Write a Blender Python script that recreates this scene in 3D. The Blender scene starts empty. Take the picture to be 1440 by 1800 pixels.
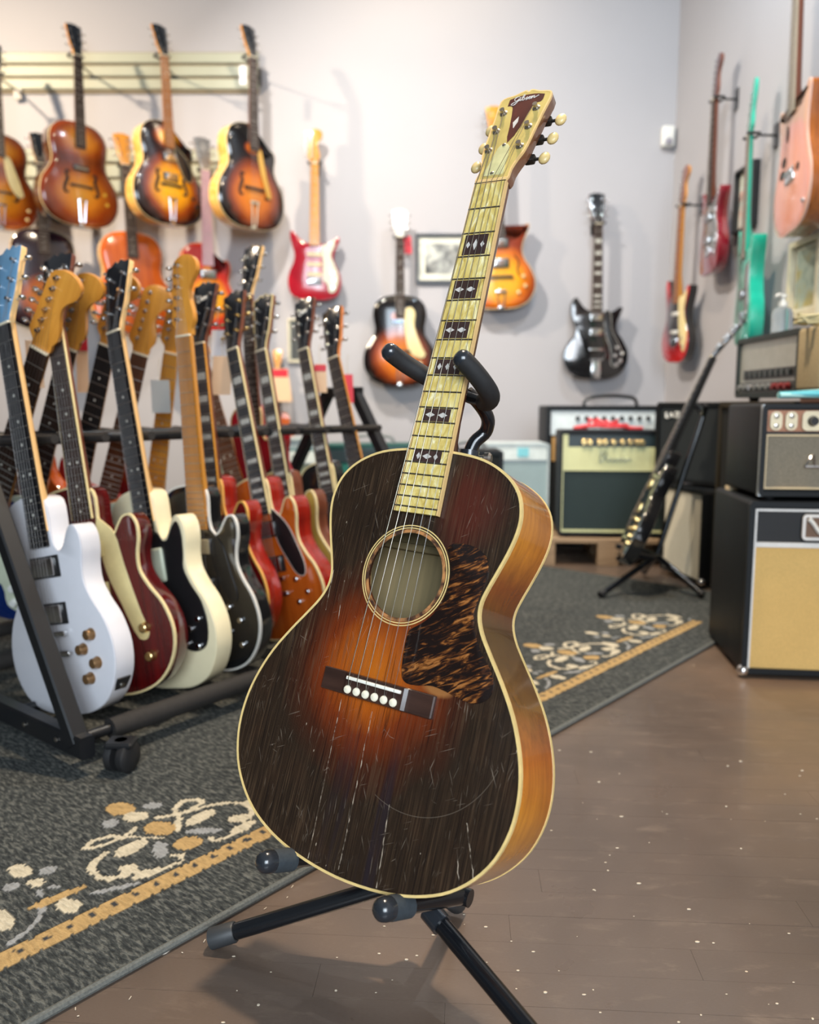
import bpy, bmesh, math, random
import numpy as np
from mathutils import Vector, Matrix
random.seed(7); np.random.seed(7)
S = bpy.context.scene
COL = S.collection

# ------------------------------------------------------------------ camera
H = 0.69                                   # lens height above the floor
TH = math.atan(0.131)                      # downward pitch
FPX = 1442.0
cam = bpy.data.cameras.new('camera'); camo = bpy.data.objects.new('camera', cam); COL.objects.link(camo)
camo.location = (0, 0, H); camo.rotation_euler = (math.pi/2 - TH, 0, 0)
cam.sensor_fit = 'HORIZONTAL'; cam.sensor_width = 36.0; cam.lens = FPX/1440*36.0
cam.clip_start = 0.02; cam.clip_end = 60
cam.dof.use_dof = True; cam.dof.focus_distance = 1.0; cam.dof.aperture_fstop = 4.6
S.camera = camo

# ------------------------------------------------------------------ world, light, exposure
W = bpy.data.worlds.new('world'); S.world = W; W.use_nodes = True
bg = W.node_tree.nodes['Background']; bg.inputs[0].default_value = (0.86, 0.93, 1.0, 1); bg.inputs[1].default_value = 0.13
def area(name, loc, target, sx, sy, power, col, spread=180):
    d = bpy.data.lights.new(name, 'AREA'); d.shape = 'RECTANGLE'; d.size = sx; d.size_y = sy; d.energy = power; d.color = col
    d.spread = math.radians(spread)
    o = bpy.data.objects.new(name, d); COL.objects.link(o); o.location = loc
    o.rotation_euler = (Vector(target) - Vector(loc)).to_track_quat('-Z', 'Y').to_euler(); return o
WARM = (1.0, 0.80, 0.58); COOL = (0.80, 0.92, 1.0); NEUT = (1.0, 0.92, 0.82)
area('shop_window_light', (-0.1, -3.1, 2.0), (-0.5, 1.6, 0.5), 2.2, 2.0, 130, (0.76, 0.89, 1.0))
area('front_window_light', (1.6, -2.6, 1.9), (0.9, 2.2, 0.4), 2.2, 2.0, 125, (0.90, 0.94, 1.0))
area('track_lamp_light', (-3.1, 3.2, 3.2), (-1.3, 4.8, 1.0), 0.09, 0.09, 40, WARM, 105)
area('track_lamp_light', (-0.9, 3.1, 3.2), (0.6, 4.8, 0.8), 0.09, 0.09, 25, NEUT, 105)
area('track_lamp_light', (0.2, 1.9, 3.2), (0.1, 1.2, 0.0), 0.16, 0.16, 76, WARM)
area('track_lamp_light', (0.9, 3.0, 3.2), (1.4, 3.4, 0.9), 0.10, 0.10, 22, COOL)
area('cove_lamp_light', (0.1, 4.2, 3.1), (0.1, 4.8, 2.6), 1.0, 0.1, 3.6, WARM)
S.view_settings.view_transform = 'Standard'; S.view_settings.look = 'None'
S.view_settings.gamma = 1.0; S.view_settings.use_curve_mapping = False
S.view_settings.exposure = 0.42

# ------------------------------------------------------------------ helpers: pixels of the photograph to points of the room
CTH, STH = math.cos(TH), math.sin(TH)
def ray(u, v):
    x = (u-720)/FPX; y = (v-900)/FPX
    return Vector((x, CTH-y*STH, -STH-y*CTH))
CAM = Vector((0, 0, H))
def atY(u, v, Y): r = ray(u, v); return CAM + r*(Y/r.y)
def atX(u, v, X): r = ray(u, v); return CAM + r*(X/r.x)
def atZ(u, v, z=0.0): r = ray(u, v); return CAM + r*((z-H)/r.z)
def onplane(u, v, P, n): r = ray(u, v); return CAM + r*((Vector(P)-CAM).dot(n)/r.dot(n))

# ------------------------------------------------------------------ helpers: materials
MATS = {}
class T:
    """small wrapper to write node trees"""
    def __init__(s, name):
        s.m = bpy.data.materials.new(name); s.m.use_nodes = True; s.t = s.m.node_tree
        s.b = s.t.nodes['Principled BSDF']
    def n(s, typ, **kw):
        o = s.t.nodes.new(typ)
        for k, v in kw.items(): setattr(o, k, v)
        return o
    def put(s, sock, v):
        if hasattr(v, 'is_linked') or hasattr(v, 'links'): s.t.links.new(v, sock)
        elif isinstance(v, (tuple, list)) and len(v) == 3 and sock.type == 'RGBA': sock.default_value = (*v, 1)
        else: sock.default_value = v
    def math(s, op, a, b=0.0, c=0.0, clamp=False):
        o = s.n('ShaderNodeMath', operation=op); o.use_clamp = clamp
        s.put(o.inputs[0], a); s.put(o.inputs[1], b); s.put(o.inputs[2], c); return o.outputs[0]
    def obj(s):
        return s.n('ShaderNodeTexCoord').outputs['Object']
    def map(s, vec, scale=(1,1,1), rot=(0,0,0), loc=(0,0,0)):
        o = s.n('ShaderNodeMapping'); s.put(o.inputs[0], vec); o.inputs[1].default_value = loc; o.inputs[2].default_value = rot; o.inputs[3].default_value = scale
        return o.outputs[0]
    def rs(s, vec, rot, scale): return s.map(s.map(vec, (1,1,1), rot), scale)
    def noise(s, vec, scale, detail=4, rough=.55, dist=0.0):
        o = s.n('ShaderNodeTexNoise'); s.put(o.inputs['Vector'], vec); o.inputs['Scale'].default_value = scale
        o.inputs['Detail'].default_value = detail; o.inputs['Roughness'].default_value = rough; o.inputs['Distortion'].default_value = dist
        return o.outputs[0]
    def ramp(s, f, stops, interp='LINEAR'):
        o = s.n('ShaderNodeValToRGB'); s.put(o.inputs[0], f); cr = o.color_ramp; cr.interpolation = interp
        while len(cr.elements) < len(stops): cr.elements.new(0.5)
        for e, (p, c) in zip(cr.elements, stops):
            e.position = p; e.color = (*c, 1) if len(c) == 3 else c
        return o.outputs[0]
    def mix(s, f, a, b, mode='MIX'):
        o = s.n('ShaderNodeMix', data_type='RGBA', blend_type=mode)
        s.put(o.inputs[0], f); s.put(o.inputs[6], a); s.put(o.inputs[7], b); return o.outputs[2]
    def bump(s, h, strength=.2, dist=.001):
        o = s.n('ShaderNodeBump'); o.inputs['Strength'].default_value = strength; o.inputs['Distance'].default_value = dist
        s.put(o.inputs['Height'], h); s.t.links.new(o.outputs[0], s.b.inputs['Normal'])
    def sep(s, vec):
        o = s.n('ShaderNodeSeparateXYZ'); s.put(o.inputs[0], vec); return o.outputs
    def set(s, base=None, rough=None, metal=None, coat=None, spec=None):
        B = s.b.inputs
        if base is not None: s.put(B['Base Color'], base)
        if rough is not None: s.put(B['Roughness'], rough)
        if metal is not None: B['Metallic'].default_value = metal
        if coat is not None: B['Coat Weight'].default_value = coat; B['Coat Roughness'].default_value = .06
        if spec is not None: B['Specular IOR Level'].default_value = spec
        return s.m

def srgb(r, g, b):
    f = lambda c: (c/255/12.92) if c <= 10.31 else ((c/255+.055)/1.055)**2.4
    return (f(r), f(g), f(b))
def plain(name, col, rough=.45, metal=0.0, coat=0.0, var=.12, vscale=30):
    """a paint, plastic or metal: base colour with a slight mottling"""
    if name in MATS: return MATS[name]
    t = T(name); v = t.noise(t.obj(), vscale, 3)
    mul = t.n('ShaderNodeMix', data_type='RGBA', blend_type='MULTIPLY'); mul.inputs[0].default_value = 1.0
    t.put(mul.inputs[6], col); t.put(mul.inputs[7], t.ramp(v, [(.3, (1-var,)*3), (.7, (1.0,)*3)]))
    MATS[name] = t.set(mul.outputs[2], rough, metal, coat); return MATS[name]
def wood(name, c1, c2, rough=.35, coat=.3, axis='y', scale=60, stretch=.05):
    if name in MATS: return MATS[name]
    t = T(name); sc = {'x': (stretch,1,1), 'y': (1,stretch,1), 'z': (1,1,stretch)}[axis]
    v = t.noise(t.map(t.obj(), sc), scale, 5, .6, .4)
    MATS[name] = t.set(t.ramp(v, [(.32, c1), (.68, c2)]), rough, 0, coat); t.bump(v, .08, .0006); return MATS[name]
def burst(name, stops, c1, r1, c2=None, r2=None, rough=.16, coat=.6, grain=.25):
    """sprayed sunburst lacquer: colour by distance from the body's middle (painted on the wood)"""
    if name in MATS: return MATS[name]
    t = T(name); P = t.obj(); x, y, z = t.sep(P)
    def d(c, r):
        a = t.math('DIVIDE', t.math('SUBTRACT', x, c[0]/1000), r[0]/1000); b = t.math('DIVIDE', t.math('SUBTRACT', y, c[1]/1000), r[1]/1000)
        return t.math('SQRT', t.math('ADD', t.math('MULTIPLY', a, a), t.math('MULTIPLY', b, b)))
    f = d(c1, r1)
    if c2: f = t.math('SMOOTH_MIN', f, d(c2, r2), .3)
    g = t.noise(t.map(P, (1, .06, 1)), 160, 4, .6)
    f = t.math('ADD', f, t.math('MULTIPLY', t.math('SUBTRACT', t.noise(P, 9, 3), .5), .25))
    col = t.ramp(f, stops)
    m2 = t.mix(grain, col, t.ramp(g, [(.3, (.35,.3,.25)), (.7, (1.1,1.1,1.1))]), 'MULTIPLY')
    MATS[name] = t.set(m2, rough, 0, coat); return MATS[name]

# ------------------------------------------------------------------ helpers: meshes (millimetres in, metres out)
def catmull(P, n=6, closed=True):
    P = [np.array(p, float) for p in P]; out = []; N = len(P)
    rng = range(N) if closed else range(N-1)
    for i in rng:
        if closed: p0, p1, p2, p3 = P[(i-1)%N], P[i], P[(i+1)%N], P[(i+2)%N]
        else: p0, p1, p2, p3 = P[max(i-1,0)], P[i], P[i+1], P[min(i+2,N-1)]
        # centripetal parametrisation keeps corners tidy
        def tj(a, b, t): return t + max(np.linalg.norm(b-a), 1e-6)**.5
        t0 = 0.0; t1 = tj(p0,p1,t0); t2 = tj(p1,p2,t1); t3 = tj(p2,p3,t2)
        for k in range(n):
            t = t1 + (t2-t1)*k/n
            A1 = p0 if t1-t0 < 1e-5 else (t1-t)/(t1-t0)*p0 + (t-t0)/(t1-t0)*p1
            A2 = (t2-t)/(t2-t1)*p1 + (t-t1)/(t2-t1)*p2
            A3 = (t3-t)/(t3-t2)*p2 + (t-t2)/(t3-t2)*p3
            B1 = (t2-t)/(t2-t0)*A1 + (t-t0)/(t2-t0)*A2; B2 = (t3-t)/(t3-t1)*A2 + (t-t1)/(t3-t1)*A3
            out.append((t2-t)/(t2-t1)*B1 + (t-t1)/(t2-t1)*B2)
    if not closed: out.append(P[-1])
    return out
def mirror(half):
    """half outline from the tail to the top on +x, mirrored to a closed loop (counter-clockwise from the front)"""
    return list(half) + [(-x, y) for x, y in reversed(half) if abs(x) > 1e-6]
def inset(O, d):
    """offset a closed counter-clockwise outline inwards by d"""
    O = [np.array(p[:2], float) for p in O]; N = len(O); R = []
    for i in range(N):
        a, b, c = O[i-1], O[i], O[(i+1)%N]
        e1 = b-a; e2 = c-b; e1 = e1/(np.linalg.norm(e1)+1e-9); e2 = e2/(np.linalg.norm(e2)+1e-9)
        n = np.array([-(e1[1]+e2[1]), e1[0]+e2[0]]); L = np.linalg.norm(n)
        n = n/L if L > 1e-6 else np.array([-e1[1], e1[0]])
        R.append(b + n*d)
    return R

class MB:
    def __init__(s, xf=None): s.v = []; s.f = []; s.xf = xf
    def add(s, V, F):
        o = len(s.v)
        for p in V:
            p = Vector((float(p[0]), float(p[1]), float(p[2])))
            s.v.append(s.xf(p) if s.xf else p)
        s.f += [tuple(i+o for i in f) for f in F]; return s
    def rings(s, R, cap0=True, cap1=True, close=True):
        n = len(R[0]); V = [p for r in R for p in r]; F = []
        for k in range(len(R)-1):
            for i in range(n if close else n-1):
                j = (i+1) % n; F.append((k*n+i, k*n+j, (k+1)*n+j, (k+1)*n+i))
        if cap0: F.append(tuple(reversed(range(n))))
        if cap1: F.append(tuple(range((len(R)-1)*n, len(R)*n)))
        return s.add(V, F)
    def prism(s, O, z0, z1, r=0, r0=0, seg=3):
        """outline (ccw) extruded from z0 up to z1 with rounded top (r) and bottom (r0) edges"""
        R = []
        if r0:
            for k in range(seg): a = math.pi/2*k/seg; R.append([(p[0], p[1], z0 + r0*(1-math.sin(a))) for p in inset(O, r0*(1-math.cos(a)))][::1] if k else [(p[0], p[1], z0) for p in inset(O, r0)])
            R = []
            for k in range(seg+1):
                a = math.pi/2*k/seg; R.append([(p[0], p[1], z0 + r0*(1-math.cos(a))) for p in inset(O, r0*(1-math.sin(a)))])
        else: R.append([(p[0], p[1], z0) for p in O])
        if r:
            for k in range(seg+1):
                a = math.pi/2*k/seg; R.append([(p[0], p[1], z1 - r*(1-math.sin(a))) for p in inset(O, r*(1-math.cos(a)))])
        else: R.append([(p[0], p[1], z1) for p in O])
        return s.rings(R)
    def ring(s, O, w, z0, z1):
        """flat band between an outline and its inset"""
        I = inset(O, w); n = len(O)
        V = [(p[0],p[1],z0) for p in O]+[(p[0],p[1],z1) for p in O]+[(p[0],p[1],z1) for p in I]+[(p[0],p[1],z0) for p in I]; F = []
        for k in range(4):
            for i in range(n):
                j = (i+1)%n; a, b = k*n, ((k+1)%4)*n
                F.append((a+i, a+j, b+j, b+i))
        return s.add(V, F)
    def box(s, x0, x1, y0, y1, z0, z1, b=0, seg=2):
        O = rrect(x0, x1, y0, y1, b*1.0, seg) if b else [(x0,y0),(x1,y0),(x1,y1),(x0,y1)]
        return s.prism(O, z0, z1, b, b, seg)
    def tube(s, P, r, n=8, closed=False, cap=True):
        P = [Vector(p) for p in P]; N = len(P); R = []
        if not hasattr(r, '__len__'): r = [r]*N
        up = None
        for i in range(N):
            if closed: t = (P[(i+1)%N]-P[i-1])
            else: t = P[min(i+1,N-1)]-P[max(i-1,0)]
            t.normalize()
            if up is None:
                up = Vector((0,0,1)) if abs(t.z) < .9 else Vector((1,0,0))
            a = up - t*up.dot(t)
            if a.length < 1e-5: a = t.orthogonal()
            a.normalize(); up = a; b = t.cross(a)
            R.append([tuple(P[i] + (a*math.cos(2*math.pi*k/n) + b*math.sin(2*math.pi*k/n))*r[i]) for k in range(n)])
        if closed: R.append(R[0]); return s.rings(R, False, False)
        return s.rings(R, cap, cap)
    def lathe(s, prof, c=(0,0,0), ax=(0,0,1), n=16):
        """profile [(r, h)] spun about the axis"""
        ax = Vector(ax).normalized(); a = ax.orthogonal().normalized(); b = ax.cross(a); c = Vector(c)
        R = [[tuple(c + ax*h + (a*math.cos(2*math.pi*k/n)+b*math.sin(2*math.pi*k/n))*max(r,1e-3)) for k in range(n)] for r, h in prof]
        return s.rings(R)
    def ell(s, c, rx, ry, rz, n=10, m=6):
        R = []
        for k in range(1, m):
            a = math.pi*k/m; R.append([(c[0]+rx*math.sin(a)*math.cos(2*math.pi*i/n), c[1]+ry*math.sin(a)*math.sin(2*math.pi*i/n), c[2]-rz*math.cos(a)) for i in range(n)])
        return s.rings(R)
    def mesh(s, name, mat, smooth=32, scale=.001):
        me = bpy.data.meshes.new(name); me.from_pydata([tuple(p*scale) for p in s.v], [], s.f)
        bm = bmesh.new(); bm.from_mesh(me); bmesh.ops.recalc_face_normals(bm, faces=bm.faces); bm.to_mesh(me); bm.free()
        if smooth:
            me.polygons.foreach_set('use_smooth', [True]*len(me.polygons)); me.set_sharp_from_angle(angle=math.radians(smooth))
        me.materials.append(mat); return me
    def obj(s, name, mat, parent=None, smooth=32, label=None, scale=.001):
        o = bpy.data.objects.new(name, s.mesh(name, mat, smooth, scale)); COL.objects.link(o)
        if parent: o.parent = parent
        if label: o['label'] = label
        return o
def rrect(x0, x1, y0, y1, r, seg=4):
    O = []
    for cx, cy, a0 in ((x1-r,y0+r,-90),(x1-r,y1-r,0),(x0+r,y1-r,90),(x0+r,y0+r,180)):
        for k in range(seg+1):
            a = math.radians(a0+90*k/seg); O.append((cx+r*math.cos(a), cy+r*math.sin(a)))
    return O
def circle(cx, cy, r, n=32, ry=None): return [(cx+r*math.cos(2*math.pi*i/n), cy+(ry or r)*math.sin(2*math.pi*i/n)) for i in range(n)]

def put(me, name, parent=None, loc=(0,0,0), rot=(0,0,0), scale=(1,1,1), label=None):
    o = bpy.data.objects.new(name, me); COL.objects.link(o); o.parent = parent; o.location = loc; o.rotation_euler = rot; o.scale = scale
    if label: o['label'] = label
    return o
def thing(name, label, cat, mat=None, group=None, loc=None):
    o = bpy.data.objects.new(name, None); COL.objects.link(o); o['label'] = label; o['category'] = cat; o.empty_display_size = .05
    if group: o['group'] = group
    if mat is not None: o.matrix_world = mat
    if loc is not None: o.location = loc
    return o
def tag(o, label, cat, group=None):
    o['label'] = label; o['category'] = cat
    if group: o['group'] = group
    return o
def struct(o, kind='structure'): o['kind'] = kind; return o
def frame(loc, X, Y, Z, s=1.0):
    M = Matrix.Identity(4)
    for i in range(3): M[i][0], M[i][1], M[i][2], M[i][3] = X[i]*s, Y[i]*s, Z[i]*s, loc[i]
    return M
def yawed(loc, deg): return Matrix.Translation(loc) @ Matrix.Rotation(math.radians(deg), 4, 'Z')
def link_copy(src, name, parent, loc=None, rot=None, scale=None):
    o = src.copy(); COL.objects.link(o); o.parent = parent; o.name = name
    if loc is not None: o.location = loc
    if rot is not None: o.rotation_euler = rot
    if scale is not None: o.scale = scale
    return o

# ------------------------------------------------------------------ the setting
YW, XW, ZC = 4.8, 1.48, 3.4                # back wall, right wall, ceiling line
def wall_mat(name, c):
    t = T(name); n1 = t.noise(t.obj(), 1.2, 3); n2 = t.noise(t.obj(), 160, 3)
    t.bump(n2, .06, .002)
    return t.set(t.mix(t.ramp(n1, [(.3,(0,0,0)),(.7,(1,1,1))]), c, tuple(v*.95 for v in c)), .62, 0, 0, .3)
WALLM = wall_mat('wall_paint', (.405, .40, .42))
def slab(name, lo, hi, mat, kind='structure'):
    o = MB().box(lo[0], hi[0], lo[1], hi[1], lo[2], hi[2]).obj(name, mat, None, 0, None, 1.0)
    if kind: o['kind'] = kind
    return o
slab('wall_back', (-4.6, YW, 0), (XW+.12, YW+.12, ZC), WALLM)
slab('wall_right', (XW, -3.0, 0), (XW+.12, YW, ZC), WALLM)
slab('wall_left', (-4.72, -3.0, 0), (-4.6, YW+.12, ZC), wall_mat('unseen_wall_dark', (.07,.06,.055)))  # out of view; colour darkened so the guitar top reflects less brightness
BASEM = plain('baseboard_paint', (.55,.54,.53), .4)
slab('baseboard_back', (-4.6, YW-.015, 0), (XW, YW, .11), BASEM)
slab('baseboard_right', (XW-.015, 2.9, 0), (XW, YW-.015, .11), BASEM)

# floor: painted strip boards running almost across the view, each board a piece of its own
def floor_mat(name, k):
    t = T(name); P = t.obj(); x, y, z = t.sep(P)
    g = t.n('ShaderNodeNewGeometry'); wp = g.outputs['Position']
    big = t.noise(wp, 1.6, 4, .6, .3); scuff = t.noise(t.map(wp, (3, 9, 1), (0,0,.5)), 4, 6, .7, .4); fine = t.noise(t.map(wp, (6,40,1)), 30, 4, .6)
    base = t.ramp(big, [(.30, srgb(80,68,60)), (.5, srgb(98,84,74)), (.68, srgb(116,96,80))])
    wear = t.ramp(scuff, [(.55, (0,0,0)), (.74, (.55,.55,.55))])
    base = t.mix(wear, base, srgb(128,112,98))
    base = t.mix(.35, base, t.ramp(fine, [(.3,(.6,.58,.56)),(.7,(1,1,1))]), 'MULTIPLY')
    v = t.n('ShaderNodeTexVoronoi', feature='F1'); t.put(v.inputs['Vector'], t.map(wp, (1, 1.4, 1), (0,0,.4))); v.inputs['Scale'].default_value = 11
    chip = t.math('LESS_THAN', v.outputs['Distance'], t.math('MULTIPLY', t.math('SUBTRACT', t.noise(wp, 5, 2), .5), .30))
    base = t.mix(chip, base, srgb(205,190,165))
    base = t.mix(k, base, (.04,.03,.025))
    t.bump(t.math('ADD', t.math('MULTIPLY', fine, .7), scuff), .12, .0015)
    return t.set(base, t.ramp(t.noise(wp, 3.5, 5, .65), [(.3,(.24,)*3),(.7,(.42,)*3)]), 0, .12)
FL = [floor_mat('floor_paint', 0.0), floor_mat('floor_paint_worn', .03)]
fl = slab('floor', (-4.6, -3.0, -.05), (XW, YW, -.0045), plain('floor_gap', (.035,.028,.024), .8)); fl['kind'] = 'structure'
PW = .057; PA = math.radians(-3.6); ca, sa = math.cos(PA), math.sin(PA)
pmesh = {}
def plank_mesh(L):
    k = round(L, 1)
    if k not in pmesh: pmesh[k] = MB().box(0, k-.0003, .00015, PW-.00015, -.006, 0).mesh('plank', FL[len(pmesh) % 2], 0, 1.0)
    return pmesh[k], k
for r in range(70):
    yy = .36 + r*PW; x = -.75 if r < 22 else (-.1 if r < 40 else .2)
    x += random.uniform(-.5, 0)
    while x < 1.75:
        me, L = plank_mesh(random.choice([.6,.8,.9,1.1,1.2,1.4,1.6]))
        o = put(me, 'plank', fl, (x*ca - yy*sa - 0, x*sa + yy*ca, random.uniform(-.00025, 0)), (0, 0, PA)); x += L
        if o.location.x > XW + .05 or o.location.y > 4.7: bpy.data.objects.remove(o)

# rug: woven, the border pattern carried by a colour attribute on a fine grid
RANG = math.radians(48.5); RE = Vector((math.cos(RANG), math.sin(RANG), 0)); RN = Vector((-RE.y, RE.x, 0))
RO = Vector((-.4037, .8560, 0))
PAT_E = [('g', 287, 369, 17, -19, -12, -22), ('g', 295, 262, 17, -19, -13, -20), ('g', 300, 189, 20, -11, -9, -17), ('c', 290, 326, 19, -10, -7, -16), ('c', 359, 243, 31, 1, -6, -15), ('c', 233, 243, 30, 1, -5, -16), ('c', 200, 193, 12, -7, -6, -14), ('c', 401, 192, 18, -11, -8, -12), ('c', 213, 161, 23, -6, -4, -10), ('c', 386, 164, 27, 0, -6, -12), ('c', 94, 260, 10, -8, -5, -12), ('c', 92, 308, 12, -14, -8, -18), ('c', 99, 172, 12, -13, -8, -16), ('c', 24, 208, 11, -13, -10, -25), ('b', 329, 339, 13, -10, -6, -11), ('b', 250, 337, 13, -4, -6, -15), ('b', 260, 205, 14, 2, -7, -24), ('b', 338, 202, 21, -20, -6, -9), ('b', 120, 278, 12, -4, -4, -11), ('b', 66, 277, 11, -3, -3, -11), ('b', 106, 231, 7, -8, -3, -6), ('b', 86, 230, 4, -4, -5, -11), ('g', 97, 202, 43, -4, -2, -9), ('b', 163, 162, 31, -15, -3, -6)]
PAT_S = [('c', 7, [(243, 276), (230, 300), (204, 307), (186, 296), (196, 286), (219, 281), (246, 281), (271, 294)]), ('c', 9, [(201, 259), (177, 249), (162, 234), (160, 206), (169, 189), (189, 181), (205, 181)]), ('c', 4, [(248, 279), (265, 253), (283, 231)]), ('c', 8, [(311, 236), (337, 273), (347, 301), (373, 314), (393, 302), (394, 285), (375, 281), (350, 278), (331, 284), (312, 296)]), ('c', 7, [(350, 278), (390, 268), (419, 252), (437, 231), (431, 196), (417, 182)]), ('c', 5, [(264, 175), (275, 167), (263, 151), (241, 153), (213, 161)]), ('c', 6, [(332, 175), (331, 163), (351, 158), (384, 162)]), ('b', 6, [(71, 191), (59, 175), (36, 158), (11, 151)])]
PCOL = {'c': srgb(200,190,166), 'g': srgb(180,150,102), 'b': srgb(150,152,152), 'd': srgb(60,62,64)}
T0, T1, P1, P2 = -1.0, 2.58, .432, 2.6
def rug():
    st = .004; tt = np.arange(T0, T1+1e-6, st); pp = np.arange(0, P1+1e-6, st)
    tg, pg = np.meshgrid(tt, pp, indexing='ij'); nt, npp = tg.shape
    jit = (np.random.rand(nt, npp)-.5)*.004
    tj = tg + jit; pj = pg + (np.random.rand(nt, npp)-.5)*.003
    code = np.zeros((nt, npp, 4)); 
    def paint(mask, k): code[mask] = (*PCOL[k], 1.0)
    per = .423
    band = (pj > .107) & (pj < .141) & (tg < 2.13); paint(band, 'g')
    dots = (np.abs(((tj-.014) % .032)-.0) < .0045) | (np.abs(((tj-.014) % .032)-.032) < .0045)
    paint(dots & (np.abs(pj-.127) < .0055) & band, 'd')
    for rep in range(-3, 6):
        off = rep*per
        for k, w, pts in PAT_S:
            for a, b in zip(pts[:-1], pts[1:]):
                ax, ay = a[0]/1000+off, a[1]/1000; bx, by = b[0]/1000+off, b[1]/1000
                dx, dy = bx-ax, by-ay; L2 = dx*dx+dy*dy+1e-12
                u = np.clip(((tj-ax)*dx+(pj-ay)*dy)/L2, 0, 1)
                paint(((tj-ax-u*dx)**2+(pj-ay-u*dy)**2 < (w/2000+.0015)**2) & (tg < 2.15), k)
        for k, cx, cy, axx, axy, bxx, bxy in PAT_E:
            cx, cy = cx/1000+off, cy/1000; det = (axx*bxy-axy*bxx)/1e6
            dx, dy = tj-cx, pj-cy
            u = (dx*bxy/1000-dy*bxx/1000)/det; v = (-dx*axy/1000+dy*axx/1000)/det
            paint((u*u+v*v < 1) & (tg < 2.15), k)
    th = .009 + .0008*(code[..., 3] > 0)
    th[:, 0] = .004; th[0, :] = .003; th[-1, :] = .003; th[:, 1] = .0085
    X = RO.x + RE.x*tg + RN.x*pg; Y = RO.y + RE.y*tg + RN.y*pg
    V = np.stack([X, Y, th], -1).reshape(-1, 3)
    idx = np.arange(nt*npp).reshape(nt, npp)
    F = np.stack([idx[:-1,:-1], idx[1:,:-1], idx[1:,1:], idx[:-1,1:]], -1).reshape(-1, 4)
    far = [RO+RE*T0+RN*P2, RO+RE*T1+RN*P2]
    V = np.vstack([V, [[far[0].x, far[0].y, .009], [far[1].x, far[1].y, .009]]])
    n0 = nt*npp; top = [int(i) for i in idx[:, -1]]
    faces = F.tolist() + [top[::-1] + [n0, n0+1]]
    # skirt down to the boards
    base = len(V); rim = [(RO+RE*a+RN*b) for a, b in ((T0,0),(T1,0),(T1,P2),(T0,P2))]
    V = np.vstack([V, [[p.x, p.y, .0] for p in rim]])
    faces += [[base, base+1, int(idx[-1,0])] + [int(i) for i in idx[-2::-1, 0]]]
    me = bpy.data.meshes.new('rug'); me.from_pydata(V.tolist(), [], faces)
    at = me.color_attributes.new('weave', 'FLOAT_COLOR', 'POINT')
    cols = np.zeros((len(V), 4)); cols[:n0] = code.reshape(-1, 4); at.data.foreach_set('color', cols.ravel())
    t = T('rug_weave'); P = t.obj()
    a = t.n('ShaderNodeAttribute', attribute_name='weave')
    rot = t.map(P, (1,1,1), (0,0,-RANG))
    strands = t.noise(t.map(rot, (1, .28, 1), (0,0,.35)), 210, 3, .6, .3); pile = t.noise(rot, 420, 2)
    blot = t.noise(P, 5, 4)
    g = t.ramp(strands, [(.36, srgb(44,47,48)), (.5, srgb(66,69,68)), (.66, srgb(106,107,102))])
    g = t.mix(.5, g, t.ramp(blot, [(.3,(.7,.72,.74)),(.7,(1,1,1))]), 'MULTIPLY')
    pc = t.mix(.7, a.outputs['Color'], t.ramp(strands, [(.3,(.55,.55,.55)),(.6,(1.05,1.05,1.05))]), 'MULTIPLY')
    t.bump(t.math('ADD', strands, t.math('MULTIPLY', pile, .5)), .8, .003)
    me.materials.append(t.set(t.mix(a.outputs['Alpha'], g, pc), .95, 0, 0, .15))
    o = bpy.data.objects.new('rug', me); COL.objects.link(o)
    tag(o, 'grey woven rug with a cream and gold floral border lying on the floor', 'rug')
    e = MB(); path = [RO+RE*a for a in np.linspace(T0, T1, 60)]
    e.tube([(p.x, p.y, .0055) for p in path], .0055, 8); e.obj('hem', plain('rug_hem', srgb(104,106,102), .95, 0, 0, .4, 300), o, 40, None, 1.0)
    # a loose thread at the hem
    q = [atZ(*u, .001) for u in ((262,1688),(275,1678),(290,1676),(300,1668),(306,1660))]
    tag(MB().tube([tuple(v) for v in catmull([tuple(p) for p in q], 5, False)], .0009, 5).obj('loose_thread', plain('thread_white', srgb(215,205,190), .8), None, 40, None, 1.0), 'short white loose thread lying along the hem of the rug', 'thread')
    return o
RUG = rug()
# crumbs of dirt on the boards
cr = MB()
for k in range(100):
    p = atZ(random.uniform(380, 1440), random.uniform(1300, 1800), .0006)
    if (p-RO).dot(RN) > -.02: continue
    s_ = random.uniform(.0006, .0019); cr.ell((p.x, p.y, p.z), s_*random.uniform(1,2.6), s_, s_*.6, 5, 3)
for k in range(26):
    p = RO + RE*random.uniform(-.1, .6) - RN*random.uniform(.004, .05)
    a = random.uniform(0, 3); s_ = random.uniform(.002, .006); cr.tube([(p.x, p.y, .001), (p.x+s_*math.cos(a), p.y+s_*math.sin(a), .0012)], .0006, 4)
o = cr.obj('floor_dust', plain('crumbs', srgb(214,200,178), .8), None, 40, None, 1.0); o['kind'] = 'stuff'; tag(o, 'pale crumbs and specks of dirt scattered over the brown floor', 'dust')

# slat boards on the back wall that carry the hangers
SLATM = plain('slat_paint', srgb(168,172,154), .5, 0, 0, .06, 6); SLATG = plain('slat_groove', srgb(142,128,100), .6)
def slats(name, vt, vb, nb, x1):
    zt = atY(300, vt, YW-.02).z; zb = atY(300, vb, YW-.02).z; hh = (zt-zb)/nb
    g = MB().box(-4.5, x1, YW-.012, YW, zb-.004, zt+.004).obj(name, SLATG, None, 0, None, 1.0); struct(g)
    for k in range(nb):
        MB().box(-4.5, x1, YW-.026, YW-.012, zb+k*hh+.012, zb+(k+1)*hh-.004, .002, 1).obj('slat', SLATM, g, 0, None, 1.0)
slats('trim_1', 92, 161, 3, -.83)
slats('trim_2', 262, 342, 3, -.80)

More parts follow.
